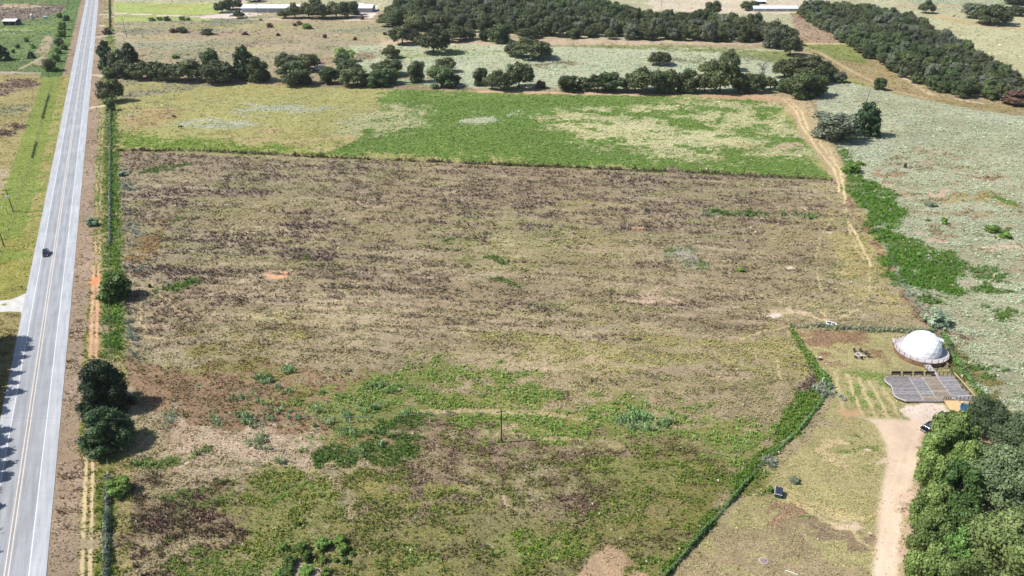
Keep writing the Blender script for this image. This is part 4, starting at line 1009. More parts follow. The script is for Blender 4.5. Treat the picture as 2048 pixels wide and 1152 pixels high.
def make_tree(name, x, y, w, h, kind, label, cat, group=None, seed=0, trunk=True):
    r = random.Random(int(x * 13 + y * 7) + seed)
    t = empty(name, (x, y, 0), r.uniform(0, 6.28)); tag(t, label, cat, group)
    c = bpy.data.objects.new('crown' if trunk else 'foliage', r.choice(crowns(kind))); c.scale = (w, w, h); link(c, t)
    if trunk:
        k = bpy.data.objects.new('trunk', r.choice(TRUNKS)); k.scale = (w * .8, w * .8, h); link(k, t)
    return t

ORD = ['first', 'second', 'third', 'fourth', 'fifth', 'sixth', 'seventh', 'eighth', 'ninth', 'tenth', 'eleventh', 'twelfth', 'thirteenth', 'fourteenth', 'fifteenth', 'sixteenth', 'seventeenth', 'eighteenth', 'nineteenth', 'twentieth', 'twenty-first', 'twenty-second', 'twenty-third', 'twenty-fourth', 'twenty-fifth', 'twenty-sixth', 'twenty-seventh', 'twenty-eighth', 'twenty-ninth', 'thirtieth']
NAMES = {'oak': ('oak_tree', 'dark broad tree', 'tree'), 'elm': ('bushy_tree', 'bushy green tree', 'tree'), 'juniper': ('juniper_tree', 'dense dark juniper', 'tree'), 'greyoak': ('grey_tree', 'thin grey-green tree', 'tree'), 'bush': ('shrub', 'small green bush', 'bush'),
         'palelime': ('pale_tree', 'pale feathery tree', 'tree'), 'rust': ('brown_bush', 'dry brown bush', 'bush'), 'sagevine': ('grey_bush', 'grey-green bush', 'bush')}
def row(items, where, group):
    """trees of one row: x, y of the foot, width and top in the photograph's pixels, kind, own label or None"""
    items = sorted(items, key=lambda i: i[0])
    count = {}
    for it in items:
        bx, by, w, top, kind = it[:5]; lab = it[5] if len(it) > 5 else None
        nm, desc, cat = NAMES[kind]
        if lab is None:
            k = count.get(kind, 0); count[kind] = k + 1
            lab = f'{desc}, {ORD[k]} of these from the left {where}'
        sc = scale_at(by); by2 = by - .5 * (w / 2) * depth_ratio(by) * .8; sc = scale_at(by2)
        x, y = P(bx, by2); h = (by2 - top) / (sc * vert_ratio(by2)) * 1.0
        kf = 1.0 if kind == 'bush' and by > 1000 else 1.3
        make_tree(nm, x, y, w / sc * kf, max(h * (.8 if kf == 1 else 1.05), .8), kind, lab, cat, group, trunk=kind not in ('bush', 'rust', 'sagevine'))

row([(219, 146, 34, 84, 'juniper'), (243, 152, 32, 98, 'oak'), (266, 142, 38, 89, 'juniper'), (217, 158, 30, 137, 'elm'), (250, 158, 32, 128, 'elm'), (283, 160, 42, 124, 'oak'), (318, 161, 38, 124, 'elm'), (345, 163, 38, 127, 'oak'), (378, 164, 54, 121, 'oak'),
     (425, 160, 36, 104, 'elm'), (441, 168, 56, 121, 'oak'), (493, 160, 44, 95, 'juniper'), (520, 164, 42, 116, 'elm')], 'in the tree row by the road', 'trees of the row between road and camper')
row([(582, 142, 48, 104, 'oak'), (612, 143, 46, 107, 'oak'), (590, 172, 56, 127, 'elm'), (627, 128, 18, 108, 'elm'), (690, 124, 36, 96, 'palelime'), (683, 142, 36, 108, 'elm'), (662, 168, 38, 135, 'elm'), (645, 150, 18, 137, 'elm'), (702, 152, 42, 118, 'elm'), (708, 174, 48, 134, 'oak'),
     (740, 170, 32, 147, 'elm'), (757, 174, 46, 139, 'elm'), (775, 152, 50, 116, 'oak'), (782, 117, 30, 90, 'oak', 'round dark tree standing apart behind the camper trees'), (780, 168, 36, 137, 'elm')], 'in the grove round the camper', 'trees of the grove round the camper')
row([(834, 165, 31, 124, 'elm'), (892, 145, 33, 114, 'oak'), (882, 176, 50, 137, 'elm'), (910, 170, 22, 150, 'elm'), (962, 172, 27, 137, 'elm'), (985, 179, 32, 140, 'oak'), (1008, 182, 42, 139, 'oak'), (1037, 178, 50, 124, 'oak'),
     (1080, 177, 20, 161, 'rust', 'small yellowish bush right of the dark four-tree clump')], 'in the middle hedgerow', 'trees of the middle hedgerow')
row([(1137, 185, 38, 154, 'elm'), (1168, 182, 28, 155, 'elm'), (1195, 184, 36, 147, 'oak'), (1222, 185, 46, 147, 'elm'), (1257, 184, 32, 149, 'oak'), (1292, 187, 62, 131, 'oak'), (1330, 186, 42, 144, 'elm'), (1372, 186, 42, 141, 'elm'), (1408, 186, 38, 145, 'oak'), (1440, 187, 52, 114, 'oak'),
     (1480, 187, 36, 149, 'elm'), (1505, 186, 36, 149, 'elm'), (1540, 180, 24, 152, 'oak'), (1523, 180, 15, 157, 'greyoak'), (1318, 131, 38, 103, 'oak', 'lone dark tree out in the pale meadow'),
     (1415, 152, 32, 121, 'oak', 'lower tree behind the hedgerow, left of the tall crown'), (1458, 142, 34, 100, 'oak', 'tall dark tree behind the hedgerow near the dead snag')], 'in the right hedgerow', 'trees of the right hedgerow')
row([(1568, 158, 40, 120, 'oak'), (1612, 165, 66, 110, 'oak'), (1646, 158, 40, 124, 'oak'), (1600, 196, 58, 148, 'elm'), (1570, 186, 30, 156, 'elm'), (1632, 192, 36, 156, 'elm'), (1677, 166, 24, 144, 'greyoak', 'small thin tree right of the track-side clump'), (1758, 180, 24, 156, 'elm', 'small bushy tree at the end of the green strip')], 'in the track-head clump', 'trees of the clump at the head of the track')
row([(1664, 284, 80, 229, 'greyoak', 'wide grey-green tree beside the sandy track'), (1726, 274, 54, 208, 'juniper', 'tall dark juniper right of the grey tree beside the track'),
     (1025, 113, 28, 83, 'oak', 'small dark tree left of the spreading oak in the pale meadow'), (1064, 119, 64, 76, 'oak', 'spreading oak with visible limbs in the pale meadow'), (1424, 32, 28, 0, 'oak', 'tall dark tree rising behind the central wood'),
     (1851, 27, 26, 1, 'oak', 'round tree on the pale field behind the right wood'), (1978, 50, 60, 8, 'oak', 'large dark oak on the far pale field'), (1945, 37, 42, 7, 'greyoak', 'grey tree touching the large oak on the far field'), (2028, 32, 34, 11, 'oak', 'tree at the frame edge right of the large far oak'),
     (2042, 10, 56, -12, 'oak', 'dark tree at the very top right corner'), (3, 122, 34, 90, 'juniper', 'dark juniper cut by the left frame edge'), (104, 143, 26, 118, 'elm', 'round dark tree at the dirt lane left of the road'),
     (64, 117, 14, 104, 'juniper', 'small dark cedar near the diagonal dirt lane'), (445, 26, 26, 2, 'oak', 'dark tree left of the far white drive, front one'), (466, 20, 32, -3, 'oak', 'dark tree left of the far white drive, rear one'), (478, 37, 18, 21, 'oak', 'small dark tree in front of the far parked vehicles'),
     (1491, 22, 20, 3, 'elm', 'green tree at the left end of the far white barn'), (1507, 16, 18, 1, 'oak', 'dark tree behind the far white barn'), (510, 4, 30, -12, 'oak', 'dark tree above the long barn at the top edge')], '', 'scattered single trees')
row([(568, 37, 20, 18, 'oak'), (590, 37, 32, 7, 'oak'), (618, 37, 34, 5, 'oak'), (645, 38, 40, 2, 'oak'), (672, 37, 38, 3, 'oak'), (697, 36, 34, 1, 'oak'), (631, 30, 30, -2, 'elm'), (708, 30, 24, 4, 'elm')], 'before the long barn', 'trees before the long barn')
row([(225, 205, 40, 157, 'oak', 'dark round tree at the field corner beside the road'), (221, 222, 18, 200, 'elm', 'small dark tree just below the field corner tree'),
     (215, 69, 16, 56, 'rust', 'dark brown bush beside the far driveway'), (232, 600, 54, 552, 'bush', 'large round dark green bush beside the orange track')], '', 'roadside trees and bushes')
row([(120, 36, 10, 26, 'bush'), (133, 42, 12, 30, 'bush'), (126, 60, 14, 44, 'bush'), (124, 74, 16, 60, 'bush'), (120, 92, 16, 76, 'elm'), (118, 108, 14, 94, 'bush'), (112, 124, 16, 108, 'bush'), (130, 100, 12, 88, 'bush')], 'in the left roadside scrub', 'scrub along the left fence line')
row([(36, 97, 9, 89, 'bush'), (68, 97, 8, 88, 'bush'), (54, 84, 8, 76, 'bush'), (27, 106, 7, 99, 'bush')], 'on the left paddock', 'bushes on the left paddock')
row([(346, 66, 12, 57, 'rust'), (366, 66, 20, 54, 'greyoak'), (356, 65, 8, 58, 'rust'), (415, 70, 24, 58, 'greyoak'), (490, 70, 12, 64, 'rust'), (352, 117, 14, 109, 'bush'), (540, 55, 12, 46, 'rust'), (616, 58, 18, 47, 'bush'), (600, 50, 10, 42, 'rust'), (557, 72, 8, 66, 'rust'),
     (305, 42, 12, 35, 'bush'), (320, 41, 12, 34, 'bush'), (335, 42, 12, 33, 'bush'), (365, 41, 12, 33, 'bush'), (377, 41, 8, 35, 'bush'), (521, 41, 6, 37, 'bush'), (724, 39, 8, 31, 'rust'), (590, 52, 8, 46, 'rust'), (650, 76, 8, 68, 'rust'), (710, 80, 8, 74, 'rust'), (770, 70, 8, 64, 'rust')], 'on the tan field far left', 'bushes on the tan field')
row([(968, 83, 18, 64, 'elm'), (1000, 86, 44, 49, 'elm'), (905, 84, 42, 49, 'oak'), (932, 80, 30, 54, 'oak'), (867, 108, 58, 54, 'oak'), (833, 82, 28, 62, 'oak'), (805, 90, 42, 51, 'oak'), (777, 53, 38, 27, 'oak'), (1056, 77, 42, 54, 'oak'), (840, 62, 44, 28, 'oak'), (880, 60, 40, 24, 'oak'),
     (1558, 92, 54, 40, 'oak'), (1580, 112, 36, 72, 'oak'), (1545, 98, 40, 56, 'greyoak'), (985, 84, 14, 70, 'bush')], 'outside the central wood', 'outlying trees of the central wood')
# small bushes in the fields
row([(1887, 448, 12, 436, 'bush'), (1720, 330, 16, 323, 'bush'), (1700, 345, 30, 326, 'bush'), (1480, 543, 14, 536, 'bush'), (1985, 465, 26, 452, 'bush'), (2010, 476, 20, 465, 'bush'), (1860, 412, 20, 404, 'sagevine'), (1868, 650, 44, 622, 'sagevine'), (1810, 336, 6, 326, 'rust')], 'on the right meadow', 'bushes of the right meadow')
row([(602, 1104, 31, 1084, 'bush'), (648, 1098, 34, 1074, 'bush'), (680, 1090, 27, 1070, 'bush'), (686, 1108, 27, 1088, 'bush'), (616, 1124, 27, 1102, 'bush'), (580, 1132, 34, 1112, 'bush'), (646, 1126, 20, 1111, 'bush'), (690, 1128, 17, 1113, 'bush'), (672, 1124, 14, 1114, 'bush'),
     (566, 1102, 23, 1085, 'bush'), (572, 1152, 36, 1135, 'bush'), (612, 1150, 34, 1133, 'bush'), (652, 1150, 20, 1135, 'bush'), (642, 1106, 12, 1098, 'bush'), (704, 1112, 11, 1104, 'bush'), (596, 1052, 12, 1044, 'bush'), (558, 1160, 31, 1143, 'bush')], 'in the bottom cluster', 'dark green bushes at the bottom left')
row([(240, 990, 42, 960, 'bush', 'dark round bush against the grey hedge, lower left'), (186, 452, 20, 436, 'sagevine', 'grey shrub on the road verge halfway up'), (245, 352, 16, 344, 'sagevine', 'pale grey bush just inside the field corner'), (300, 575, 6, 568, 'bush', 'small sprig beside the silver patch'),
     (1590, 966, 18, 957, 'sagevine', 'grey dead brush pile above the dumpster'), (2040, 212, 60, 184, 'rust', 'red-brown brush pile at the right frame edge'), (1541, 984, 12, 973, 'bush', 'yellow-green weeds at the left of the dumpster')], '', 'single bushes')

def big(name, bx, by, w, top, kind, label, group=None):
    sc = scale_at(by); x, y = P(bx, by); h = (by - top) / (sc * vert_ratio(by))
    return make_tree(name, x, y, w / sc, h, kind, label, 'tree', group)
big('juniper_tree', 216, 812, 116, 726, 'bigjuniper', 'upper of the two big dark junipers beside the road')
big('juniper_tree', 220, 892, 116, 824, 'bigjuniper', 'lower of the two big dark junipers beside the road')
for (bx, by, w, top, kd, lb) in [(1900, 902, 90, 836, 'nearlime', 'yellow-green tree over the black car'), (1868, 928, 66, 868, 'nearlime', 'small yellow-green tree just below the black car'), (1858, 985, 62, 918, 'nearlime', 'yellow-green tree with brown tips on the drive edge, third down'),
                                 (1905, 1010, 78, 938, 'nearbright', 'fresh green tree in the middle of the drive row'), (1920, 955, 64, 895, 'nearlime', 'olive tree behind the third tree of the drive row'), (1850, 1050, 70, 978, 'nearlime', 'olive-green tree bulging over the drive, fourth down'),
                                 (1902, 1075, 80, 1000, 'nearbright', 'darker green tree behind the bulging olive one'), (1848, 1112, 74, 1040, 'nearlime', 'yellow-green tree on the drive edge, fifth down'), (1900, 1140, 80, 1065, 'nearbright', 'green tree behind the fifth drive tree'),
                                 (1838, 1175, 76, 1098, 'nearlime', 'lowest yellow-green tree at the drive edge'), (1895, 1205, 80, 1128, 'nearlime', 'tree cut by the bottom edge beside the drive'), (1935, 1110, 60, 1050, 'nearlime', 'bright tree between the drive row and the pale tree')]:
    big('drive_side_tree', bx, by, w * 1.08, top - 6, kd, lb, 'row of bright trees along the gravel drive')
for (bx, by, w, top, kd, lb) in [(1968, 866, 88, 800, 'nearoak', 'grey-green oak over the blue pool'), (2028, 905, 118, 838, 'nearoak', 'dark oak right of the pool tree'), (1972, 1010, 128, 905, 'nearoak', 'big dark green oak behind the drive row'), (2040, 985, 110, 905, 'nearoak', 'dark oak at the right frame edge'),
                                 (2060, 1050, 90, 960, 'neargrey', 'silvery bare tree cut by the right frame edge'), (2010, 1185, 210, 1045, 'nearpale', 'large pale lime tree in the bottom right corner'), (1945, 930, 60, 880, 'nearoak', 'dark oak behind the tree over the black car')]:
    big('yard_tree', bx, by, w, top, kd, lb, 'big trees behind the gravel drive')
# cedars left of the road: their shadows reach the asphalt
ced = random.Random(5); sx = px_s(640); k = 0
while sx > px_s(1080) and k < 20:
    gap = 4.3 if k not in (8,) else 7.5
    x, y = road_pt(sx, -20.6 + ced.uniform(-.7, .7) + (1.2 if sx < px_s(860) else 0))
    make_tree('cedar_tree', x, y, ced.uniform(7, 8.6), ced.uniform(11.5, 15.5), 'juniper', f'cedar outside the left edge shading the road shoulder, {ORD[k]} from the driveway', 'tree', 'cedars left of the road')
    sx -= gap; k += 1

# woods: the front rows tree by tree, the rest as one mass
def in_poly(x, y, W):
    ins = False
    for i in range(len(W)):
        (x0, y0), (x1, y1) = W[i - 1], W[i]
        if (y0 > y) != (y1 > y) and x < (x1 - x0) * (y - y0) / (y1 - y0) + x0: ins = not ins
    return ins
def poisson(W, dmin, tries=30000, seed=3):
    r = random.Random(seed); xs = [p[0] for p in W]; ys = [p[1] for p in W]; cell = dmin / 1.5; grid = {}; pts = []
    for _ in range(tries):
        x, y = r.uniform(min(xs), max(xs)), r.uniform(min(ys), max(ys)); gx, gy = int(x // cell), int(y // cell)
        if not in_poly(x, y, W): continue
        if any((x - a) ** 2 + (y - b) ** 2 < dmin ** 2 for i in range(-2, 3) for j in range(-2, 3) for (a, b) in grid.get((gx + i, gy + j), ())): continue
        grid.setdefault((gx, gy), []).append((x, y)); pts.append((x, y))
    return pts
W1 = [P(*p) for p in [(765, 42), (830, 60), (960, 66), (1040, 72), (1140, 76), (1240, 80), (1340, 82), (1440, 84), (1540, 84), (1560, 74), (1500, 56), (1440, 48), (1360, 46), (1290, 44), (1240, 36), (1200, 20), (1180, 8), (1000, 4), (860, 8), (790, 24)]]
W2 = [P(*p) for p in [(1598, 32), (1640, 56), (1680, 84), (1720, 104), (1760, 132), (1810, 158), (1850, 176), (1900, 194), (1960, 198), (2048, 204), (2200, 212), (2200, 190), (2060, 186), (2010, 160), (1960, 128), (1900, 96), (1850, 64), (1820, 44), (1720, 24), (1610, 20)]]
def wood(W, dmin, nfront, name, label, group, cat='tree', mass_name='wood', mass_label='', hr=(8.5, 12.5), kinds=(('oak', .55), ('elm', .3), ('greyoak', .15)), seed=3):
    pts = sorted(poisson(W, dmin, seed=seed), key=lambda p: math.hypot(p[0], p[1]))
    r = random.Random(seed)
    # front: nearest of its neighbourhood, i.e. trees that show whole
    def score(p):
        return sum(1 for q in pts if abs(q[0] - p[0]) < 9 and 0 < p[1] - q[1] < 26)
    pts.sort(key=lambda p: (score(p), p[1]))
    def pick():
        k = r.random()
        for kd, pr in kinds:
            if k < pr: return kd
            k -= pr
        return kinds[0][0]
    for p in pts[:nfront]:
        kd = pick(); w = dmin * r.uniform(1.1, 1.75)
        make_tree(name, p[0], p[1], w, r.uniform(*hr), kd, {'oak': 'dark broad', 'elm': 'greener bushy', 'greyoak': 'thin greyish'}[kd] + ' ' + label, cat, group)
    rest = pts[nfront:]
    protos = [bpy.data.objects.new('crown_shape', m_) for kd in ('oak', 'elm', 'greyoak') for m_ in crowns(kd)[:3]]
    nk = len(protos); me = bpy.data.meshes.new(mass_name); me.vertices.add(len(rest))
    co = np.array([(p[0], p[1], 0) for p in rest], np.float32); me.vertices.foreach_set('co', co.ravel())
    g = np.random.default_rng(seed); ww = dmin * g.uniform(1.1, 1.8, len(rest)); hh = g.uniform(hr[0], hr[1], len(rest))
    a = me.attributes.new('scl', 'FLOAT_VECTOR', 'POINT'); a.data.foreach_set('vector', np.stack([ww, ww, hh], 1).astype(np.float32).ravel())
    a = me.attributes.new('rot', 'FLOAT_VECTOR', 'POINT'); a.data.foreach_set('vector', np.stack([ww * 0, ww * 0, g.uniform(0, 6.28, len(rest))], 1).astype(np.float32).ravel())
    pr = np.array([kinds[0][1] / 3] * 3 + [kinds[1][1] / 3] * 3 + [kinds[2][1] / 3] * 3); pr /= pr.sum()
    a = me.attributes.new('kindi', 'INT', 'POINT'); a.data.foreach_set('value', g.choice(nk, len(rest), p=pr).astype(np.int32))
    o = link(bpy.data.objects.new(mass_name, me)); tag(o, mass_label, 'wood', kind='stuff')
    m_ = o.modifiers.new('scatter', 'NODES'); m_.node_group = scatter_nodes('scatter_' + mass_name, protos)
    print(name, len(pts), 'front', min(nfront, len(pts)))
wood(W1, 8.4, 95, 'central_wood_tree', 'tree of the central wood beyond the pale meadow', 'trees of the central wood', mass_name='central_wood', mass_label='dense wood behind the pale meadow, upper middle', hr=(7.5, 15), seed=5)
wood(W2, 6.6, 110, 'right_wood_tree', 'tree of the long wood at the upper right', 'trees of the long right wood', mass_name='right_wood', mass_label='long dense wood running to the right edge', hr=(6, 11.5), kinds=(('oak', .35), ('elm', .4), ('greyoak', .25)), seed=6)

def snag(px, py, top, w, label):
    sc = scale_at(py); x, y = P(px, py); h = (py - top) / (sc * vert_ratio(py))
    t = empty('dead_tree', (x, y, 0)); tag(t, label, 'tree')
    m_ = trunk_mesh(M['palebark'], 9, True); o = bpy.data.objects.new('trunk', m_); o.scale = (w / sc * 1.5, w / sc * 1.5, h * 1.05); link(o, t)
snag(1523, 157, 118, 30, 'bare dead tree rising behind the right hedgerow')

# hedges: vine-grown fences
def hedge(pts, width, height, mat, label, n_per_m=26, seed=1, lsz=.16):
    r = np.random.default_rng(seed); V = []; Cc = []; W = [P(*p) for p in pts]
    t = empty('hedge', (W[0][0], W[0][1], 0)); tag(t, label, 'hedge')
    for i in range(len(W) - 1):
        (x0, y0), (x1, y1) = W[i], W[i + 1]; ln = math.hypot(x1 - x0, y1 - y0); n_ = int(ln * n_per_m)
        s = r.random(n_); px_, py_ = x0 + (x1 - x0) * s, y0 + (y1 - y0) * s
        nx, ny = -(y1 - y0) / ln, (x1 - x0) / ln
        hh = height * (.2 + 1.1 * fbm(px_, py_, 3.2, seed, 3)); a = r.random(n_) * math.pi
        off = np.cos(a) * width / 2 * (.7 + .4 * r.random(n_)); z = np.sin(a) * hh * (.8 + .3 * r.random(n_))
        c = np.stack([px_ + nx * off - W[0][0], py_ + ny * off - W[0][1], z], 1)
        nrm = np.stack([nx * np.cos(a), ny * np.cos(a), np.sin(a)], 1) + r.normal(size=(n_, 3)) * .6; nrm /= np.linalg.norm(nrm, axis=1)[:, None]
        u = np.cross(nrm, r.normal(size=(n_, 3))); u /= np.linalg.norm(u, axis=1)[:, None]; w = np.cross(nrm, u); sz = lsz * np.exp(r.normal(0, .3, n_))[:, None]
        V.append(np.stack([c - u * sz - w * sz * .5, c + u * sz * .6 - w * sz, c + u * sz + w * sz * .6, c - u * sz * .5 + w * sz], 1).reshape(-1, 3))
        lv = r.random(n_); Cc.append(np.repeat(np.stack([lv, lv, lv], 1), 4, 0))
    V = np.concatenate(V); me = np_mesh('foliage', V, np.arange(len(V)).reshape(-1, 4), [mat]); set_col(me, 'leaf', np.concatenate(Cc))
    o = bpy.data.objects.new('foliage', me); link(o, t)
    co = MB()
    for i in range(len(W) - 1):
        (x0, y0), (x1, y1) = W[i], W[i + 1]; a = math.atan2(y1 - y0, x1 - x0)
        co.box(((x0 + x1) / 2 - W[0][0], (y0 + y1) / 2 - W[0][1], height * .14), (math.hypot(x1 - x0, y1 - y0), width * .2, height * .28), a)
    co.build('stems', M['bark'], t)
hedge([(221, 212), (221, 330), (220, 492)], 1.1, 1.7, M['sagevine'], 'long grey vine-covered fence along the green verge', seed=3)
hedge([(216, 955), (215, 1050), (213, 1160), (211, 1230)], 1.5, 1.8, M['sagevine'], 'grey-green vine hedge at the lower left beside the track', seed=4, n_per_m=60)
hedge([(219, 0), (220, 58)], 1.2, 1.6, M['elm'], 'dark hedge along the far stretch of the road fence', seed=5, n_per_m=16, lsz=.3)
hedge([(98, 190), (93, 205), (84, 238)], .8, 1.3, M['bush'], 'overgrown upper stretch of the fence left of the verge', seed=6, n_per_m=14)
hedge([(72, 285), (64, 316)], .8, 1.3, M['bush'], 'overgrown lower stretch of the fence left of the verge', seed=16, n_per_m=14)
hedge([(1582, 655), (1604, 690), (1640, 742)], .9, 1.0, M['bush'], 'low green vine strip from the gate to the yard corner', seed=7)
hedge([(1640, 742), (1662, 772), (1640, 808), (1600, 858), (1550, 908)], .8, .8, M['brightgreen'], 'green weeds along the yard corner fence', seed=8, n_per_m=30)
hedge([(1515, 940), (1440, 1028), (1395, 1078), (1334, 1150), (1290, 1200)], .7, 1.0, M['brightgreen'], 'low green growth on the diagonal wire fence', seed=9, n_per_m=40)
hedge([(1632, 652), (1700, 658), (1790, 661), (1870, 664)], .9, .8, M['sagevine'], 'grey weeds along the fence above the dome', seed=10, n_per_m=40)
hedge([(1885, 668), (1912, 720), (1945, 768), (1968, 800)], 1.4, 1.2, M['brightgreen'], 'light green growth on the fence right of the deck', seed=11, n_per_m=50)

# ------------------------------------------------------------------ fences
def fence(name, pts, gap, h, label, wires=3, rad=.07):
    W = [P(*p) for p in pts]; t = empty(name, (W[0][0], W[0][1], 0)); tag(t, label, 'fence', 'wire fences')
    post = MB(); post.tube((0, 0, -.2), (0, 0, h), rad, rad * .9, 7); pm = post.build('post', M['post'], t)
    wm = MB(); first = True; prev = None
    for i in range(len(W) - 1):
        (x0, y0), (x1, y1) = W[i], W[i + 1]; ln = math.hypot(x1 - x0, y1 - y0); n_ = max(1, int(ln / gap))
        for k in range(n_ + (1 if i == len(W) - 2 else 0)):
            s = k / n_; x, y = x0 + (x1 - x0) * s - W[0][0], y0 + (y1 - y0) * s - W[0][1]
            if first: pm.location = (x, y, 0); first = False
            else:
                c = pm.copy(); link(c, t); c.location = (x, y, 0); c.rotation_euler = (random.gauss(0, .03), random.gauss(0, .03), 0)
            if prev:
                for w in range(wires): z = h * (.3 + .65 * w / max(1, wires - 1)); wm.tube((prev[0], prev[1], z), (x, y, z), .012, n=4, cap=False)
            prev = (x, y)
    wm.build('wire', M['wire'], t)
fence('wire_fence', [(1622, 205), (1650, 262), (1690, 335), (1740, 430), (1790, 540), (1850, 645), (1882, 666)], 5, 1.4, 'long wire fence between the big field and the pale meadow')
fence('wire_fence', [(221, 212), (220, 492), (219, 700), (216, 960), (213, 1160)], 5, 1.4, 'roadside wire fence along the left of the big field')
fence('wire_fence', [(105, 165), (64, 316), (35, 400), (10, 480), (-10, 545)], 5, 1.3, 'wire fence left of the bright green verge')
fence('wire_fence', [(1640, 742), (1662, 775), (1600, 860), (1515, 940), (1440, 1030), (1334, 1152)], 4, 1.2, 'diagonal wire fence between the big field and the yard')
fence('wire_fence', [(1632, 653), (1700, 658), (1790, 661), (1880, 666), (1912, 722), (1968, 802)], 4, 1.2, 'wire fence behind and beside the white dome')
fence('wire_fence', [(236, 301), (700, 317), (1100, 334), (1672, 361)], 7, 1.1, 'wire fence along the dark line between hay field and big field')
# pipe gate at the yard corner
g0, g1 = P(1582, 655), P(1632, 653); gt = empty('pipe_gate', (g0[0], g0[1], 0), math.atan2(g1[1] - g0[1], g1[0] - g0[0])); tag(gt, 'dark pipe gate at the upper left corner of the yard', 'gate')
gl = math.hypot(g1[0] - g0[0], g1[1] - g0[1])
for xx in (0, gl / 2, gl): MB().tube((xx, 0, -.1), (xx, 0, 1.5), .09, n=8).build('post', M['post'], gt)
for zz in (.35, .75, 1.2): MB().tube((0, 0, zz), (gl, 0, zz), .035, n=6).build('rail', M['wire'], gt)

# ------------------------------------------------------------------ poles
def pole(px, py, top, label, arms=1, transformer=False, lean=(0, 0), street=False):
    sc = scale_at(py); x, y = P(px, py); h = (py - top) / (sc * vert_ratio(py))
    t = empty('utility_pole', (x, y, 0), .45); tag(t, label, 'pole', 'utility poles')
    t.rotation_euler = (lean[1], lean[0], .3)
    MB().tube((0, 0, -.3), (0, 0, h), .19, .12, 10).build('shaft', M['pole'], t)
    for k in range(arms):
        MB().box((0, .12, h - .5 - k * 1.0), (2.4, .12, .14)).build('crossarm', M['pole'], t)
        for xx in (-1.05, -.4, .4, 1.05): MB().tube((xx, .12, h - .43 - k), (xx, .12, h - .22 - k), .05, .03, 6).build('insulator', M['steel'], t)
    if transformer:
        for xx in (-.55, .1): MB().tube((xx, -.4, h * .62), (xx, -.4, h * .62 + .95), .26, .26, 12).build('transformer', M['lamp'], t)
        MB().box((-.2, -.2, h * .62 + .5), (1.1, .1, .12)).build('bracket', M['steel'], t)
    return (x, y, h)
pA = pole(27, 424, 379, 'utility pole with pale transformer cans left of the road', 1, True)
pB = pole(254, 76, 38, 'tall utility pole with crossarms beyond the far driveways', 2)
pC = pole(1003, 884, 822, 'lone dark utility pole standing in the big field', 1)
pD = pole(1732, 207, 177, 'leaning pole above the juniper beside the track', 0, lean=(.12, 0))
pE = pole(516, 31, 8, 'utility pole in front of the long barn', 1, True)
pF = pole(1323, 15, -8, 'thin pole on the far field behind the central wood', 0)
pG = pole(9, 493, 464, 'plain pole at the left frame edge', 0)
pH = pole(978 - 850 + 850 - 730, 64, 40, 'short pole left of the tall crossarm pole', 1) if False else None
xw, yw = P(-170, 900); MBw = MB()
for (a0, a1, z0, z1) in [((xw, yw), (pC[0], pC[1]), 9.5, pC[2] - .2), ((xw, yw + 1.2), (pC[0], pC[1] + .5), 8.6, pC[2] - .7)]:
    prev = None
    for k in range(25):
        s = k / 24; z = z0 + (z1 - z0) * s - 4 * s * (1 - s) * 1.6; p = (a0[0] + (a1[0] - a0[0]) * s, a0[1] + (a1[1] - a0[1]) * s, z)
        if prev: MBw.tube(prev, p, .012, n=4, cap=False)
        prev = p
tag(MBw.build('power_line', M['steel']), 'thin pair of power wires crossing the big junipers', 'wire')
t = empty('feeder_post', (*P(16, 430), 0)); tag(t, 'small bent lamp post beside the transformer pole', 'post')
MB().tube((0, 0, 0), (0, 0, 2.6), .07).tube((0, 0, 2.6), (-1.2, 0, 3.1), .05).build('shaft', M['pole'], t); MB().tube((-1.4, 0, 3.0), (-1.0, 0, 3.1), .28, .2, 10).build('head', M['lamp'], t)
t = empty('mailbox', (*P(46, 580), 0), .4); tag(t, 'dark mailbox on a post at the driveway mouth', 'mailbox')
MB().box((0, 0, .5), (.14, .14, 1.1)).build('post', M['post'], t); MB().box((0, 0, 1.2), (.55, .3, .34)).build('box', M['car_black'], t, bevel=.05)
# ------------------------------------------------------------------ the dome and its round deck
ZD = 1.35
dx, dy = P(1843, 699, ZD); sD = F / (dy * CT + (HC - ZD) * ST)
RDK = 50 / sD; RDM = 35.5 / sD
dome = empty('dome_tent', (dx, dy, ZD)); tag(dome, 'white geodesic dome tent on the round wooden deck', 'tent')
bm = bmesh.new(); bmesh.ops.create_icosphere(bm, subdivisions=3, radius=1)
bmesh.ops.rotate(bm, verts=bm.verts, matrix=Matrix.Rotation(.2, 3, 'Z'))
geo = bm.verts[:] + bm.edges[:] + bm.faces[:]
bmesh.ops.bisect_plane(bm, geom=geo, plane_co=(0, 0, -.12), plane_no=(0, 0, -1), clear_outer=True)
for v in bm.verts: v.co = Vector((v.co.x * RDM, v.co.y * RDM, (v.co.z + .12) * RDM * .98))
me = bpy.data.meshes.new('cover'); bm.to_mesh(me); bm.free(); me.materials.append(M['canvas'])
link(bpy.data.objects.new('cover', me), dome)
sm = MB()
for e in me.edges:
    a, b2 = me.vertices[e.vertices[0]].co * 1.004, me.vertices[e.vertices[1]].co * 1.004
    sm.tube(a, b2, .012, n=4, cap=False)
sm.build('seams', M['canvas'], dome)
aw = MB()
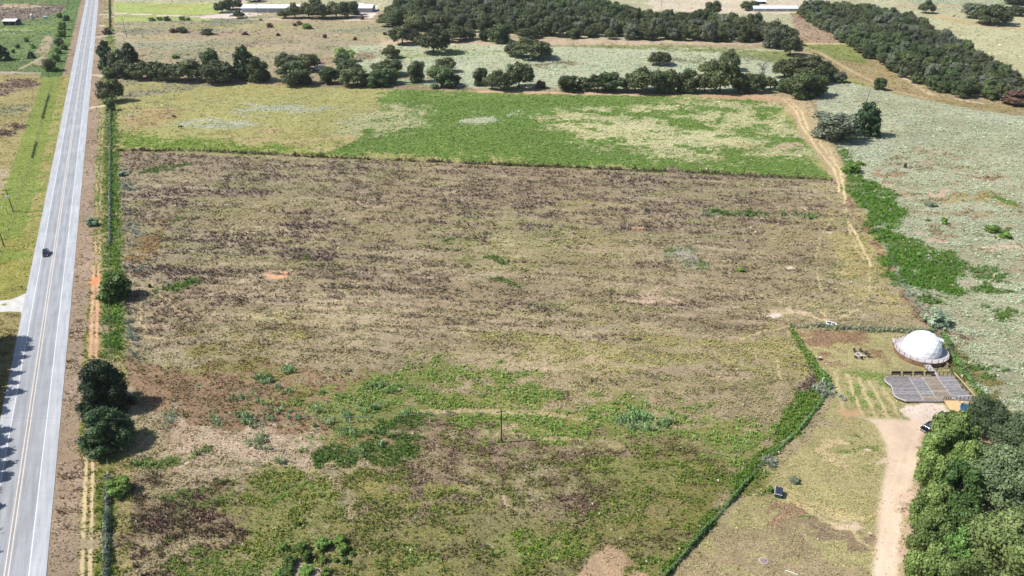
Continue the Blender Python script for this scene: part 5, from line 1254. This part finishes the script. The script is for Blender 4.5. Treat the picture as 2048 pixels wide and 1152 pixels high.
aw.add([(RDM * .80, RDM * .45, RDM * .62), (RDM * 1.32, RDM * .42, RDM * .42), (RDM * 1.25, RDM * .12, RDM * .40), (RDM * .92, RDM * .05, RDM * .55),
        (RDM * .80, RDM * .45, RDM * .60), (RDM * 1.32, RDM * .42, RDM * .40), (RDM * 1.25, RDM * .12, RDM * .38), (RDM * .92, RDM * .05, RDM * .53)], [(0, 1, 2, 3), (7, 6, 5, 4), (0, 4, 5, 1), (1, 5, 6, 2), (2, 6, 7, 3), (3, 7, 4, 0)])
aw.build('awning', M['canvas'], dome)
MB().tube((RDM * 1.28, RDM * .40, 0), (RDM * 1.3, RDM * .41, RDM * .41), .03).build('awning_pole', M['steel'], dome)
rd = empty('round_deck', (dx, dy, 0)); tag(rd, 'raised round wooden deck with brown skirting under the dome', 'deck')
# deck boards across the circle
bw = .42; yy = -RDK
while yy < RDK - .01:
    y0, y1 = yy + .012, min(yy + bw, RDK) - .012; ym = (y0 + y1) / 2; half = math.sqrt(max(.01, RDK ** 2 - ym ** 2)); ha = math.sqrt(max(.01, RDK ** 2 - y0 ** 2)); hb = math.sqrt(max(.01, RDK ** 2 - y1 ** 2))
    MB().prism([(-ha, y0), (ha, y0), (hb, y1), (-hb, y1)], ZD - .06, ZD - .01).build('plank', M['wood_pale'], rd)
    yy += bw
MB().tube((0, 0, ZD - .25), (0, 0, ZD - .07), RDK * .985, n=48).build('frame', M['wood_brown'], rd)
nsk = 64
for k in range(nsk):
    a = 2 * math.pi * (k + .5) / nsk; w = 2 * math.pi * RDK / nsk * .92
    MB().box((math.cos(a) * (RDK - .08), math.sin(a) * (RDK - .08), (ZD - .3) / 2 + .02), (.04, w, ZD - .3), a).build('skirting_board', M['wood_brown'], rd)
rail = MB(); npst = 20; prev = None
for k in range(npst + 1):
    a = math.radians(130) + math.radians(300) * k / npst; p = (math.cos(a) * (RDK - .1), math.sin(a) * (RDK - .1))
    if k < npst: MB().box((p[0], p[1], ZD + .45), (.09, .09, 1.0), a).build('rail_post', M['wood_dark'], rd)
    if prev:
        for z in (.25, .55, .85): rail.tube((*prev, ZD + z), (*p, ZD + z), .012, n=4, cap=False)
    prev = p
rail.build('cable_rail', M['steel'], rd)
st = empty('entrance_platform', (*P(1800, 683, .9), 0), math.radians(-20)); tag(st, 'pale wooden platform at the left of the round deck', 'platform')
for k in range(6): MB().box((0, -1.0 + k * .42, .86), (3.6, .39, .06)).build('plank', M['wood_pale'], st)
MB().box((0, 0, .42), (3.3, 2.2, .78)).build('frame', M['wood_brown'], st)
for xx in (-1.2, .2, 1.6): MB().box((xx, 1.3, 1.1), (.1, .1, 1.6)).build('rail_post', M['wood_dark'], st)
MB().box((.2, 1.3, 1.9), (3.2, .1, .08)).build('handrail', M['wood_pale'], st)
# side hatch board leaning by the deck
t = empty('leaning_board', (*P(1893, 731, .4), 0), .3); tag(t, 'red-brown board leaning beside the round deck', 'board')
MB().box((0, 0, .5), (.12, .9, 1.4), M=Matrix.Rotation(.35, 3, 'Y')).build('panel', M['wood_brown'], t)

# bridge between decks
b0, b1 = P(1854, 729, 1.2), P(1873, 752, .8); bl = math.hypot(b1[0] - b0[0], b1[1] - b0[1]); ba = math.atan2(b1[1] - b0[1], b1[0] - b0[0])
br = empty('walkway', ((b0[0] + b1[0]) / 2, (b0[1] + b1[1]) / 2, 0), ba); tag(br, 'short pale wooden walkway joining round deck and large deck', 'walkway')
npk = int(bl / .3)
for k in range(npk): MB().box((-bl / 2 + (k + .5) * bl / npk, 0, 1.12 - .45 * k / npk), (bl / npk * .93, 1.7, .06)).build('plank', M['wood_pale'], br)
for sy in (-.85, .85):
    MB().box((0, sy, .85), (bl, .08, .3)).build('beam', M['wood_brown'], br)
    for k in range(4): MB().box((-bl / 2 + (k + .5) * bl / 4, sy, 1.5), (.08, .08, 1.0)).build('rail_post', M['wood_dark'], br)

# large deck
ZB = .75
def D(px, py): return Vector((*P(px, py, ZB), 0))
TLd, TRd, BRd, BLd = D(1790, 752.5), D(1905, 751), D(1946, 798), D(1818, 801)
ox, oy = TLd.x, TLd.y
dk = empty('large_deck', (ox, oy, 0)); tag(dk, 'large weathered plank deck with a curved left edge', 'deck')
# seams as lines from top to bottom, the left edge as a curve, all in the ground's own metres
left = [(1776, 752), (1769.5, 756), (1770, 761), (1776, 766), (1783, 771), (1785.5, 778), (1786, 785), (1790, 791), (1798, 796), (1812, 801)]
seams = [left, [(1817, 753), (1847, 800)], [(1844, 753), (1874, 799)], [(1873, 752), (1907, 798)], [(1905, 750), (1946, 797)]]
SL = [[D(*p) for p in s_] for s_ in seams]
def x_at(line, y):
    for i in range(len(line) - 1):
        a, b2 = line[i], line[i + 1]
        if (a.y - y) * (b2.y - y) <= 0 and a.y != b2.y: return a.x + (b2.x - a.x) * (a.y - y) / (a.y - b2.y)
    return line[0].x if y > max(p.y for p in line) else line[-1].x
ytop, ybot = D(1840, 752.5).y, D(1850, 800.5).y; rows_ = 34; hgt_ = (ytop - ybot) / rows_
sec_m = ['wood_grey', 'wood_blue', 'wood_tan', 'wood_blue']
for sidx in range(4):
    for k in range(rows_):
        ya, yb = ybot + k * hgt_ + .012, ybot + (k + 1) * hgt_ - .012
        xa0, xb0 = x_at(SL[sidx], ya), x_at(SL[sidx], yb); xa1, xb1 = x_at(SL[sidx + 1], ya), x_at(SL[sidx + 1], yb)
        if xa1 - xa0 < .2: continue
        z = ZB - .005 + random.uniform(-.006, .006)
        mt = sec_m[sidx]
        if sidx == 1 and k < 6 or sidx == 2 and k < 5 or (sidx == 1 and k > 30): mt = 'wood_tan'
        MB().prism([(xa0 - ox + .06, ya - oy), (xa1 - ox - .06, ya - oy), (xb1 - ox - .06, yb - oy), (xb0 - ox + .06, yb - oy)], z - .05, z).build('plank', M[mt], dk)
for sidx in (1, 2, 3):
    a, b2 = SL[sidx][0], SL[sidx][-1]; d_ = (b2 - a); ang = math.atan2(d_.y, d_.x)
    MB().box(((a.x + b2.x) / 2 - ox, (a.y + b2.y) / 2 - oy, ZB - .01), (d_.length, .16, .05), ang).build('seam_board', M['wood_pale'], dk)
fr = MB(); outl = [(p.x - ox, p.y - oy) for p in SL[0]][::-1] + [(TRd.x - ox, TRd.y - oy), (BRd.x - ox, BRd.y - oy)]
ctr = Vector((sum(p[0] for p in outl) / len(outl), sum(p[1] for p in outl) / len(outl)))
fr.prism([(p[0] + (ctr.x - p[0]) * .012, p[1] + (ctr.y - p[1]) * .012) for p in outl], .1, ZB - .07); fr.build('joist_frame', M['wood_dark'], dk)
eb = MB()
for i in range(len(SL[0]) - 1):
    a, b2 = SL[0][i], SL[0][i + 1]; d_ = b2 - a; eb.box(((a.x + b2.x) / 2 - ox, (a.y + b2.y) / 2 - oy, ZB - .12), (d_.length + .05, .1, .3), math.atan2(d_.y, d_.x))
a, b2 = SL[0][-1], D(1887, 801); d_ = b2 - a; eb.box(((a.x + b2.x) / 2 - ox, (a.y + b2.y) / 2 - oy - .05, ZB - .15), (d_.length, .08, .34), math.atan2(d_.y, d_.x))
eb.build('edge_board', M['wood_pale'], dk)
# rails of the deck
def rail_run(pa, pb, mat, nposts, hh, name, label):
    a, b2 = P(*pa, ZB), P(*pb, ZB); ln = math.hypot(b2[0] - a[0], b2[1] - a[1]); an = math.atan2(b2[1] - a[1], b2[0] - a[0])
    t = empty(name, (a[0], a[1], 0), an); tag(t, label, 'railing')
    for k in range(nposts): MB().box((ln * k / (nposts - 1), 0, ZB + hh / 2), (.1, .1, hh)).build('post', M['wood_dark'], t)
    MB().box((ln / 2, 0, ZB + hh + .03), (ln + .2, .2, .06)).build('handrail', M[mat], t)
    for z in (.35, .65): MB().tube((0, 0, ZB + hh * z), (ln, 0, ZB + hh * z), .02, n=5).build('cable', M['wood_dark'], t)
rail_run((1906, 752), (1946, 798), 'wood_new', 7, 1.05, 'deck_railing', 'long yellow-topped railing on the right side of the large deck')
rail_run((1877, 751), (1903, 751), 'wood_dark', 4, 1.0, 'deck_railing', 'short dark railing at the back right of the large deck')
rail_run((1912, 799), (1944, 798), 'wood_pale', 5, .9, 'deck_railing', 'pale railing at the front right corner of the large deck')
rail_run((1887, 799), (1901, 799), 'wood_tan', 4, .9, 'deck_railing', 'small tan gate railing above the ramp')
for k in range(4):
    t = empty('bench', (*P(1792 + k * 22.5, 751.0, ZB), ZB)); tag(t, f'dark wooden bench at the back edge of the deck, {ORD[k]} from the left', 'bench', 'dark benches on the large deck')
    MB().box((0, -.05, .42), (2.3, .5, .07)).build('seat', M['wood_dark'], t); MB().box((0, .28, .75), (2.3, .07, .62)).build('backrest', M['wood_dark'], t)
    for xx in (-1.0, 1.0): MB().box((xx, 0, .2), (.1, .45, .4)).build('leg', M['wood_dark'], t)
MBr = MB()
# ramp
ra0, ra1, rb0, rb1 = Vector((*P(1888, 801, ZB), 0)), Vector((*P(1918, 801, ZB), 0)), Vector((*P(1914, 838, .1), 0)), Vector((*P(1942, 838, .1), 0))
rp = empty('wooden_ramp', (ra0.x, ra0.y, 0)); tag(rp, 'new yellow pine ramp leading from the large deck to the drive', 'ramp')
nb = 26
for k in range(nb):
    s0, s1 = k / nb, (k + .93) / nb; z = ZB - .02 - (ZB - .08) * k / nb
    q = [ra0.lerp(rb0, s0), ra1.lerp(rb1, s0), ra1.lerp(rb1, s1), ra0.lerp(rb0, s1)]
    MB().prism([(p.x - ra0.x, p.y - ra0.y) for p in q], z - .06, z).build('plank', M['wood_new'], rp)
sp0, sp1 = P(1919, 801.5, ZB), P(1950, 800, ZB)
lt = empty('landing', (sp0[0], sp0[1], 0)); tag(lt, 'narrow yellow pine landing between deck and pool', 'landing')
for k in range(3): MB().box(((sp1[0] - sp0[0]) / 2, -.2 - k * .32, ZB - .04), (sp1[0] - sp0[0], .29, .06)).build('plank', M['wood_new'], lt)
MB().box(((sp1[0] - sp0[0]) / 2, -.5, .35), (sp1[0] - sp0[0] - .2, .7, .6)).build('frame', M['wood_dark'], lt)
po = empty('pool', (*P(1952, 826), 0)); tag(po, 'dark blue pool beside the ramp under the grey oak', 'pool')
pr_ = MB(); npp = 36; R1, R2 = 3.4, 3.25
vs = [(math.cos(2 * math.pi * i / npp) * r_, math.sin(2 * math.pi * i / npp) * r_, z) for r_, z in ((R1, 0), (R1, .8), (R2, .8), (R2, .3)) for i in range(npp)]
pr_.add(vs, [(j * npp + i, j * npp + (i + 1) % npp, (j + 1) * npp + (i + 1) % npp, (j + 1) * npp + i) for j in range(3) for i in range(npp)])
pr_.build('wall', M['pool_liner'], po); MB().tube((0, 0, .3), (0, 0, .62), R2 - .01, n=36).build('pool_surface', M['pool_water'], po)
t = empty('flower_pot', (*P(1922, 776, ZB), ZB)); tag(t, 'pale terracotta pot by the right railing of the large deck', 'pot')
MB().tube((0, 0, 0), (0, 0, .45), .2, .3, 12).build('pot', M['rim'], t); MB().tube((0, 0, .43), (0, 0, .46), .27, .27, 12).build('soil', M['wood_dark'], t)

# ------------------------------------------------------------------ fire pit and chairs
fx, fy = P(1717, 711); fp = empty('fire_pit', (fx, fy, 0)); tag(fp, 'round pale stone fire pit on the yard left of the dome', 'fire pit')
for k in range(14):
    a = 2 * math.pi * k / 14; MB().box((math.cos(a) * .72, math.sin(a) * .72, .2), (.3, .30, .4), a).build('stone', M['stone'], fp, bevel=.03)
MB().tube((0, 0, 0), (0, 0, .12), .6, n=20).build('ash_bed', M['ash'], fp)
CHL = ['dark chair upper left of the fire pit', 'dark chair directly behind the fire pit', 'dark chair right of the fire pit', 'dark chair far right of the fire pit', 'dark chair in front of the fire pit, right', 'dark chair in front of the fire pit, left']
for k, (px, py) in enumerate([(1709, 704), (1720, 703), (1730, 708), (1736, 714), (1722, 718), (1711, 716)]):
    x, y = P(px, py); a = math.atan2(fy - y, fx - x); t = empty('garden_chair', (x, y, 0), a); tag(t, CHL[k], 'chair', 'chairs round the fire pit')
    for j in range(4): MB().box((-.18 + j * .15, 0, .36), (.13, .55, .035)).build('slat', M['wood_dark'], t)
    for j in range(4): MB().box((-.36, -.21 + j * .14, .62), (.03, .12, .7), M=Matrix.Rotation(-.3, 3, 'Y')).build('backrest', M['wood_dark'], t)
    for sy in (-.3, .3):
        MB().box((.22, sy, .26), (.07, .05, .52)).build('leg', M['wood_dark'], t); MB().box((-.22, sy, .26), (.07, .05, .52)).build('leg', M['wood_dark'], t); MB().box((0, sy, .54), (.62, .11, .03)).build('armrest', M['wood_dark'], t)
t = empty('side_table', (*P(1727, 714), 0)); tag(t, 'low pinkish round table beside the fire pit chairs', 'table')
MB().tube((0, 0, .38), (0, 0, .43), .35, n=16).build('top', M['wood_pale'], t); MB().tube((0, 0, 0), (0, 0, .38), .06, n=8).build('leg', M['wood_dark'], t)
t = empty('tree_stump', (*P(1639, 719), 0)); tag(t, 'pale stump in dark shade beside the green weeds', 'stump')
MB().tube((0, 0, 0), (0, 0, .7), .5, .4, 12).build('trunk', M['bark'], t); MB().tube((0, 0, .7), (0, 0, .72), .4, n=12).build('cut_face', M['stone'], t)

# ------------------------------------------------------------------ trough
tr = empty('water_trough', (*P(1662, 650), 0), math.radians(-28)); tag(tr, 'white oval water trough with dark water at the yard fence', 'trough')
def oval(a, b2, n_=32): return [(math.cos(2 * math.pi * i / n_) * a, math.sin(2 * math.pi * i / n_) * b2) for i in range(n_)]
mb = MB(); rings = [(1.35, .80, 0), (1.5, .92, .6), (1.5, .92, .64), (1.25, .66, .64), (1.2, .62, .3)]
vs = [(x, y, z) for a, b2, z in rings for x, y in oval(a, b2)]
mb.add(vs, [(j * 32 + i, j * 32 + (i + 1) % 32, (j + 1) * 32 + (i + 1) % 32, (j + 1) * 32 + i) for j in range(4) for i in range(32)]); mb.build('tank', M['trough'], tr, smooth=False)
MB().prism(oval(1.235, .65), .3, .5).build('still_water', M['water'], tr)
MB().box((.1, 0, .62), (.16, 1.5, .05)).build('crossbar', M['trough'], tr)

# ------------------------------------------------------------------ dumpster
dx0, dy0 = P(1556, 990); db = empty('dumpster', (dx0, dy0, 0), math.radians(-22)); tag(db, 'dark green dumpster with a closed black lid on the yard grass', 'dumpster')
mb = MB(); w, l, h = 1.45, 1.85, 1.25
vs = [(-w / 2 + .08, -l / 2 + .06, .12), (w / 2 - .08, -l / 2 + .06, .12), (w / 2 - .08, l / 2 - .06, .12), (-w / 2 + .08, l / 2 - .06, .12), (-w / 2, -l / 2, h - .15), (w / 2, -l / 2, h - .15), (w / 2, l / 2, h + .02), (-w / 2, l / 2, h + .02)]
mb.add(vs, [(0, 3, 2, 1), (4, 5, 6, 7), (0, 1, 5, 4), (1, 2, 6, 5), (2, 3, 7, 6), (3, 0, 4, 7)]).build('body', M['bin_green'], db)
tl = Matrix.Rotation(math.atan2(.17, l), 3, 'X')
for sx in (-.5, .5): MB().box((sx * w * .49, 0, h - .02), (w * .47, l * 1.0, .05), M=tl).build('lid', M['bin_lid'], db, bevel=.015)
MB().box((-w / 2 - .01, 0, h - .08), (.10, l * 1.02, .12), M=tl).build('rim', M['bin_highlight'], db); MB().box((0, -l / 2 - .03, h - .28), (w * 1.04, .10, .10)).build('rim', M['bin_highlight'], db)  # left and front rims carry the edge highlight in their colour
for sx in (-1, 1): MB().box((sx * (w / 2 + .05), 0, .75), (.10, .9, .14)).build('fork_pocket', M['bin_green'], db)
for sx in (-.5, .5):
    for sy in (-.7, .7): MB().tube((sx, sy - .04, .08), (sx, sy + .04, .08), .08, n=10).build('wheel', M['tyre'], db)
t = empty('well_lid', (*P(1527, 1122), 0)); tag(t, 'round purple-grey well lid with a sandy rim in the yard grass', 'lid')
MB().tube((0, 0, -.1), (0, 0, .10), .78, n=28).build('rim', M['rim'], t); MB().tube((0, 0, .10), (0, 0, .16), .62, n=28).build('cover', M['lid'], t); MB().box((.4, 0, .19), (.3, .08, .05), .5).build('handle', M['wood_dark'], t)
MB().tube((1.2, -.25, 0), (1.2, -.25, .5), .06, n=8).build('vent_pipe', M['cable'], t)
p0, p1 = P(1570, 1141), P(1596, 1150); tp = MB(); tp.tube((p0[0], p0[1], .10), (p1[0], p1[1], .10), .07, n=8)
tag(tp.build('plastic_pipe', M['trough']), 'white plastic pipe lying in the grass at the bottom edge', 'pipe')
# lounge chair between the oaks
t = empty('lounge_chair', (*P(2003, 852), 0), .4); tag(t, 'blue and white lounge chair between the dark oaks', 'chair')
MB().box((0, 0, .38), (.6, 1.2, .06)).build('seat', M['blue_cloth'], t); MB().box((0, .85, .7), (.6, .06, .8), M=Matrix.Rotation(-.5, 3, 'X')).build('backrest', M['blue_cloth'], t)
for sx in (-.33, .33): MB().box((sx, 0, .4), (.05, 1.3, .05)).build('frame', M['trough'], t)
for sx in (-.33, .33):
    for sy in (-.5, .5): MB().box((sx, sy, .19), (.05, .05, .38)).build('leg', M['trough'], t)

# ------------------------------------------------------------------ vehicles
def loft(secs, mat, name, parent, bevel=0):
    """secs: list of (y, halfwidth, z0, z1, top_halfwidth)"""
    V = []; Fc = []
    for (y, hw, z0, z1, tw) in secs: V += [(-hw, y, z0), (hw, y, z0), (hw, y, z0 + (z1 - z0) * .55), (tw, y, z1), (-tw, y, z1), (-hw, y, z0 + (z1 - z0) * .55)]
    n_ = 6
    for i in range(len(secs) - 1):
        for j in range(n_): Fc.append((i * n_ + j, i * n_ + (j + 1) % n_, (i + 1) * n_ + (j + 1) % n_, (i + 1) * n_ + j))
    Fc += [tuple(range(n_ - 1, -1, -1)), tuple(range((len(secs) - 1) * n_, len(secs) * n_))]
    return MB().add(V, Fc).build(name, mat, parent, smooth=False, bevel=bevel)
def car(name, x, y, rz, paint_m, label, cat='car', suv=False):
    t = empty(name, (x, y, .06), rz); tag(t, label, cat)
    zc = .95 if not suv else 1.05; zr = 1.45 if not suv else 1.72
    # front of the car is towards -Y
    loft([(-2.3, .70, .32, .62, .60), (-2.15, .86, .25, .74, .74), (-1.1, .92, .22, .90, .80), (-.8, .92, .22, zc - .02, .82), (1.4, .92, .22, zc, .80), (2.1, .90, .25, zc - .05, .78), (2.3, .80, .35, .80, .68)], M[paint_m], 'body', t, bevel=.04)
    loft([(-1.0, .80, zc - .05, zc, .78), (-.25, .78, zc - .05, zr, .62), (.9, .78, zc - .05, zr, .62), (1.75 if not suv else 2.1, .76, zc - .05, zc + (.02 if not suv else .35), .62)], M['glass'], 'windows', t, bevel=.02)
    MB().box((0, .35, zr + .01), (1.16, 1.25, .04)).build('roof', M[paint_m], t, bevel=.015)
    for sx in (-1, 1):
        for sy in (-1.42, 1.38):
            w_ = MB().tube((sx * .78, sy, .32), (sx * .95, sy, .32), .33, n=16).build('wheel', M['tyre'], t); MB().tube((sx * .955, sy, .32), (sx * .965, sy, .32), .2, n=12).build('rim', M['steel'], w_)
        MB().box((sx * .62, -2.22, .60), (.34, .16, .13)).build('headlight', M['lamp'], t, bevel=.02); MB().box((sx * .64, 2.24, .72), (.3, .1, .14)).build('tail_light', M['rust'], t)
        MB().box((sx * 1.0, -.75, zc + .03), (.18, .10, .12)).build('wing_mirror', M[paint_m], t)
    MB().box((0, -2.25, .42), (1.5, .12, .14)).build('bumper', M['steel'], t)
    return t
cx_, cy_ = road_pt(road_st(*P(94, 509))[0], -8.75)
car('moving_car', cx_, cy_, -RAZ, 'car_dark', 'dark blue-grey car driving down the left lane of the road', suv=True)
x, y = P(1856, 858); car('parked_car', x, y, math.radians(-58), 'car_black', 'shiny black car parked half under the bright trees')
x, y = P(462, 33); car('parked_car', x, y, math.radians(-75), 'car_white', 'pale car on the far white drive')
x, y = P(486, 31); car('parked_car', x, y, math.radians(-80), 'car_blue', 'dark blue vehicle parked behind the small far tree', suv=True)

# ------------------------------------------------------------------ far buildings
def barn(name, px, py, length, depth_, eave, ridge, label, cat='barn', doors=0, rot=0.0, roof_mat='metal_roof', wall_mat='metal_wall', open_front=False):
    x, y = P(px, py); t = empty(name, (x, y, 0), rot); tag(t, label, cat)     # origin: front left corner
    L_, D_ = length, depth_
    if open_front:
        MB().box((L_ / 2, D_ - .1, eave / 2), (L_, .15, eave)).build('back_wall', M['dark_in'], t)
        for xx in (.08, L_ - .08): MB().box((xx, D_ / 2, eave / 2), (.12, D_ - .4, eave - .02)).build('side_wall', M['dark_in'], t)
        for xx in (.1, L_ / 2, L_ - .1): MB().box((xx, .0, eave / 2), (.25, .25, eave)).build('post', M['steel'], t)
    else:
        MB().box((L_ / 2, D_ / 2, eave / 2), (L_, D_, eave)).build('wall', M[wall_mat], t)
        for k in range(int(L_ / 6)): MB().box((3 + k * 6.0, -.03, eave / 2), (.12, .08, eave * .96)).build('rib', M['steel'], t)
    rf = MB(); o_ = .4
    V = [(-o_, -o_, eave), (L_ + o_, -o_, eave), (L_ + o_, D_ / 2, ridge), (-o_, D_ / 2, ridge), (-o_, D_ + o_, eave), (L_ + o_, D_ + o_, eave)]
    V += [(a, b2, c - .12) for a, b2, c in V]
    rf.add(V, [(0, 1, 2, 3), (3, 2, 5, 4), (6, 9, 8, 7), (9, 10, 11, 8), (0, 6, 7, 1), (4, 5, 11, 10), (0, 3, 9, 6), (3, 4, 10, 9), (1, 7, 8, 2), (2, 8, 11, 5)]); rf.build('roof', M[roof_mat], t)
    gm = MB(); gm.add([(0.05, .05, eave - .1), (0.05, D_ - .05, eave - .1), (.05, D_ / 2, ridge - .15), (L_ - .05, .05, eave - .1), (L_ - .05, D_ - .05, eave - .1), (L_ - .05, D_ / 2, ridge - .15)], [(0, 1, 2), (3, 5, 4)]); gm.build('gable', M[wall_mat] if not open_front else M['dark_in'], t)
    for k in range(doors): MB().box((L_ * (k + 1) / (doors + 1), -.06, 1.4), (2.6, .1, 2.7)).build('door', M['steel'], t)
    return t
barn('long_barn', 483, 25, 126, 20, 4.0, 6.0, 'very long white-roofed metal barn at the top left', doors=4)
barn('far_barn', 1507, 23, 43, 14, 2.8, 4.4, 'low white-roofed barn between the two woods', doors=3)
barn('open_shed', 7, 51, 11, 9, 3.6, 5.0, 'white-roofed shed with a dark open front on the left paddock', cat='shed', open_front=True)
barn('shed_roof', 1512, 8, 10, 6, 2.4, 3.2, 'small pale roof behind the far white barn', cat='shed', open_front=True)
barn('lean_to', 703, 19, 12, 10, 4.4, 4.8, 'open dark carport at the right end of the long barn', cat='carport', open_front=True)
t = empty('feed_bin', (*P(66, 41), 0)); tag(t, 'grey metal feed bin with a conical top on the left paddock', 'feed bin')
MB().tube((0, 0, 1.6), (0, 0, 4.8), 1.3, 1.3, 16).build('bin', M['steel'], t); MB().tube((0, 0, 4.8), (0, 0, 5.9), 1.3, .25, 16).build('roof', M['metal_roof'], t); MB().tube((0, 0, .6), (0, 0, 1.6), .3, 1.3, 16).build('hopper', M['steel'], t)
for k in range(4): a = k * math.pi / 2 + .7; MB().tube((math.cos(a) * 1.2, math.sin(a) * 1.2, 0), (math.cos(a) * 1.2, math.sin(a) * 1.2, 2), .08, n=6).build('leg', M['steel'], t)
def trailer(px, py, L_, W_, H_, rz, label, name='trailer'):
    t = empty(name, (*P(px, py), 0), rz); tag(t, label, 'trailer')
    MB().box((0, 0, .55 + H_ / 2), (L_, W_, H_)).build('body', M['car_white'], t, bevel=.25)
    for xx in (-L_ * .28, 0, L_ * .28): MB().box((xx, -W_ / 2 - .01, .55 + H_ * .62), (L_ * .14, .04, H_ * .28)).build('window', M['glass'], t)
    MB().box((L_ * .42, -W_ / 2 - .01, .55 + H_ * .45), (.6, .04, H_ * .75)).build('door', M['steel'], t)
    for sx in (-.6, .6):
        for sy in (-1, 1): MB().tube((sx, sy * (W_ / 2 - .25), .38), (sx, sy * (W_ / 2), .38), .38, n=12).build('wheel', M['tyre'], t)
trailer(640, 140, 6.5, 2.5, 2.3, .5, 'small white camper among the hedgerow trees', 'camper_trailer')
trailer(91, 37, 4.2, 2.2, 1.5, .15, 'small white stock trailer on the left paddock', 'stock_trailer')

# ------------------------------------------------------------------ cattle
def cow(px, py, rz, mat, label, lying=False):
    t = empty('cow', (*P(px, py), 0), rz); tag(t, label, 'cow', 'cattle on the fields')
    V = [(0, 0, 1.12), (.75, 0, 1.18), (-.75, 0, 1.15), (1.15, 0, 1.15), (1.5, 0, .9), (1.75, 0, .72), (.7, .22, .75), (.7, .24, .05), (.7, -.22, .75), (.78, -.24, .05), (-.75, .24, .8), (-.85, .24, .45), (-.75, .24, .05), (-.75, -.24, .8), (-.80, -.24, .45), (-.7, -.24, .05), (-1.1, 0, 1.1), (-1.2, 0, .5), (1.42, .17, 1.0), (1.42, -.17, 1.0)]
    E = [(0, 1), (0, 2), (1, 3), (3, 4), (4, 5), (1, 6), (6, 7), (1, 8), (8, 9), (2, 10), (10, 11), (11, 12), (2, 13), (13, 14), (14, 15), (2, 16), (16, 17), (4, 18), (4, 19)]
    Rr = [.40, .38, .36, .24, .18, .10, .15, .07, .15, .07, .18, .10, .07, .18, .10, .07, .05, .03, .04, .04]
    me = bpy.data.meshes.new('body'); me.from_pydata(V, E, []); me.materials.append(M[mat]); o = link(bpy.data.objects.new('body', me), t)
    sk = o.modifiers.new('skin', 'SKIN'); me.skin_vertices.new() if not me.skin_vertices else None
    for i, sv in enumerate(me.skin_vertices[0].data): sv.radius = (Rr[i], Rr[i]); sv.use_root = (i == 0)
    ss = o.modifiers.new('smooth', 'SUBSURF'); ss.levels = 1; ss.render_levels = 1
cow(262, 234, .2, 'cow_white', 'white cow on the yellow hay field'); cow(349, 236, 2.9, 'cow_black', 'upper of the two black cows on the hay field'); cow(361, 257, .1, 'cow_black', 'lower of the two black cows on the hay field')
cow(1902, 34, 1.2, 'cow_white', 'white cow left of the large far oak'); cow(1907, 34, .3, 'cow_black', 'dark calf beside the white cow on the far field'); cow(1933, 32, .6, 'cow_white', 'white cow under the far grey tree')

# ------------------------------------------------------------------ thin summer haze
hm = bpy.data.materials.new('summer_haze'); hm.use_nodes = True; hn = hm.node_tree; hn.nodes.clear()
ho = hn.nodes.new('ShaderNodeOutputMaterial'); hv = hn.nodes.new('ShaderNodeVolumePrincipled'); hv.inputs['Color'].default_value = (.86, .93, 1, 1); hv.inputs['Density'].default_value = .00005; hv.inputs['Anisotropy'].default_value = .2
hn.links.new(hv.outputs[0], ho.inputs['Volume'])
tag(MB().box((0, 0, 56), (14200, 14200, 116)).build('haze', hm), kind='stuff')
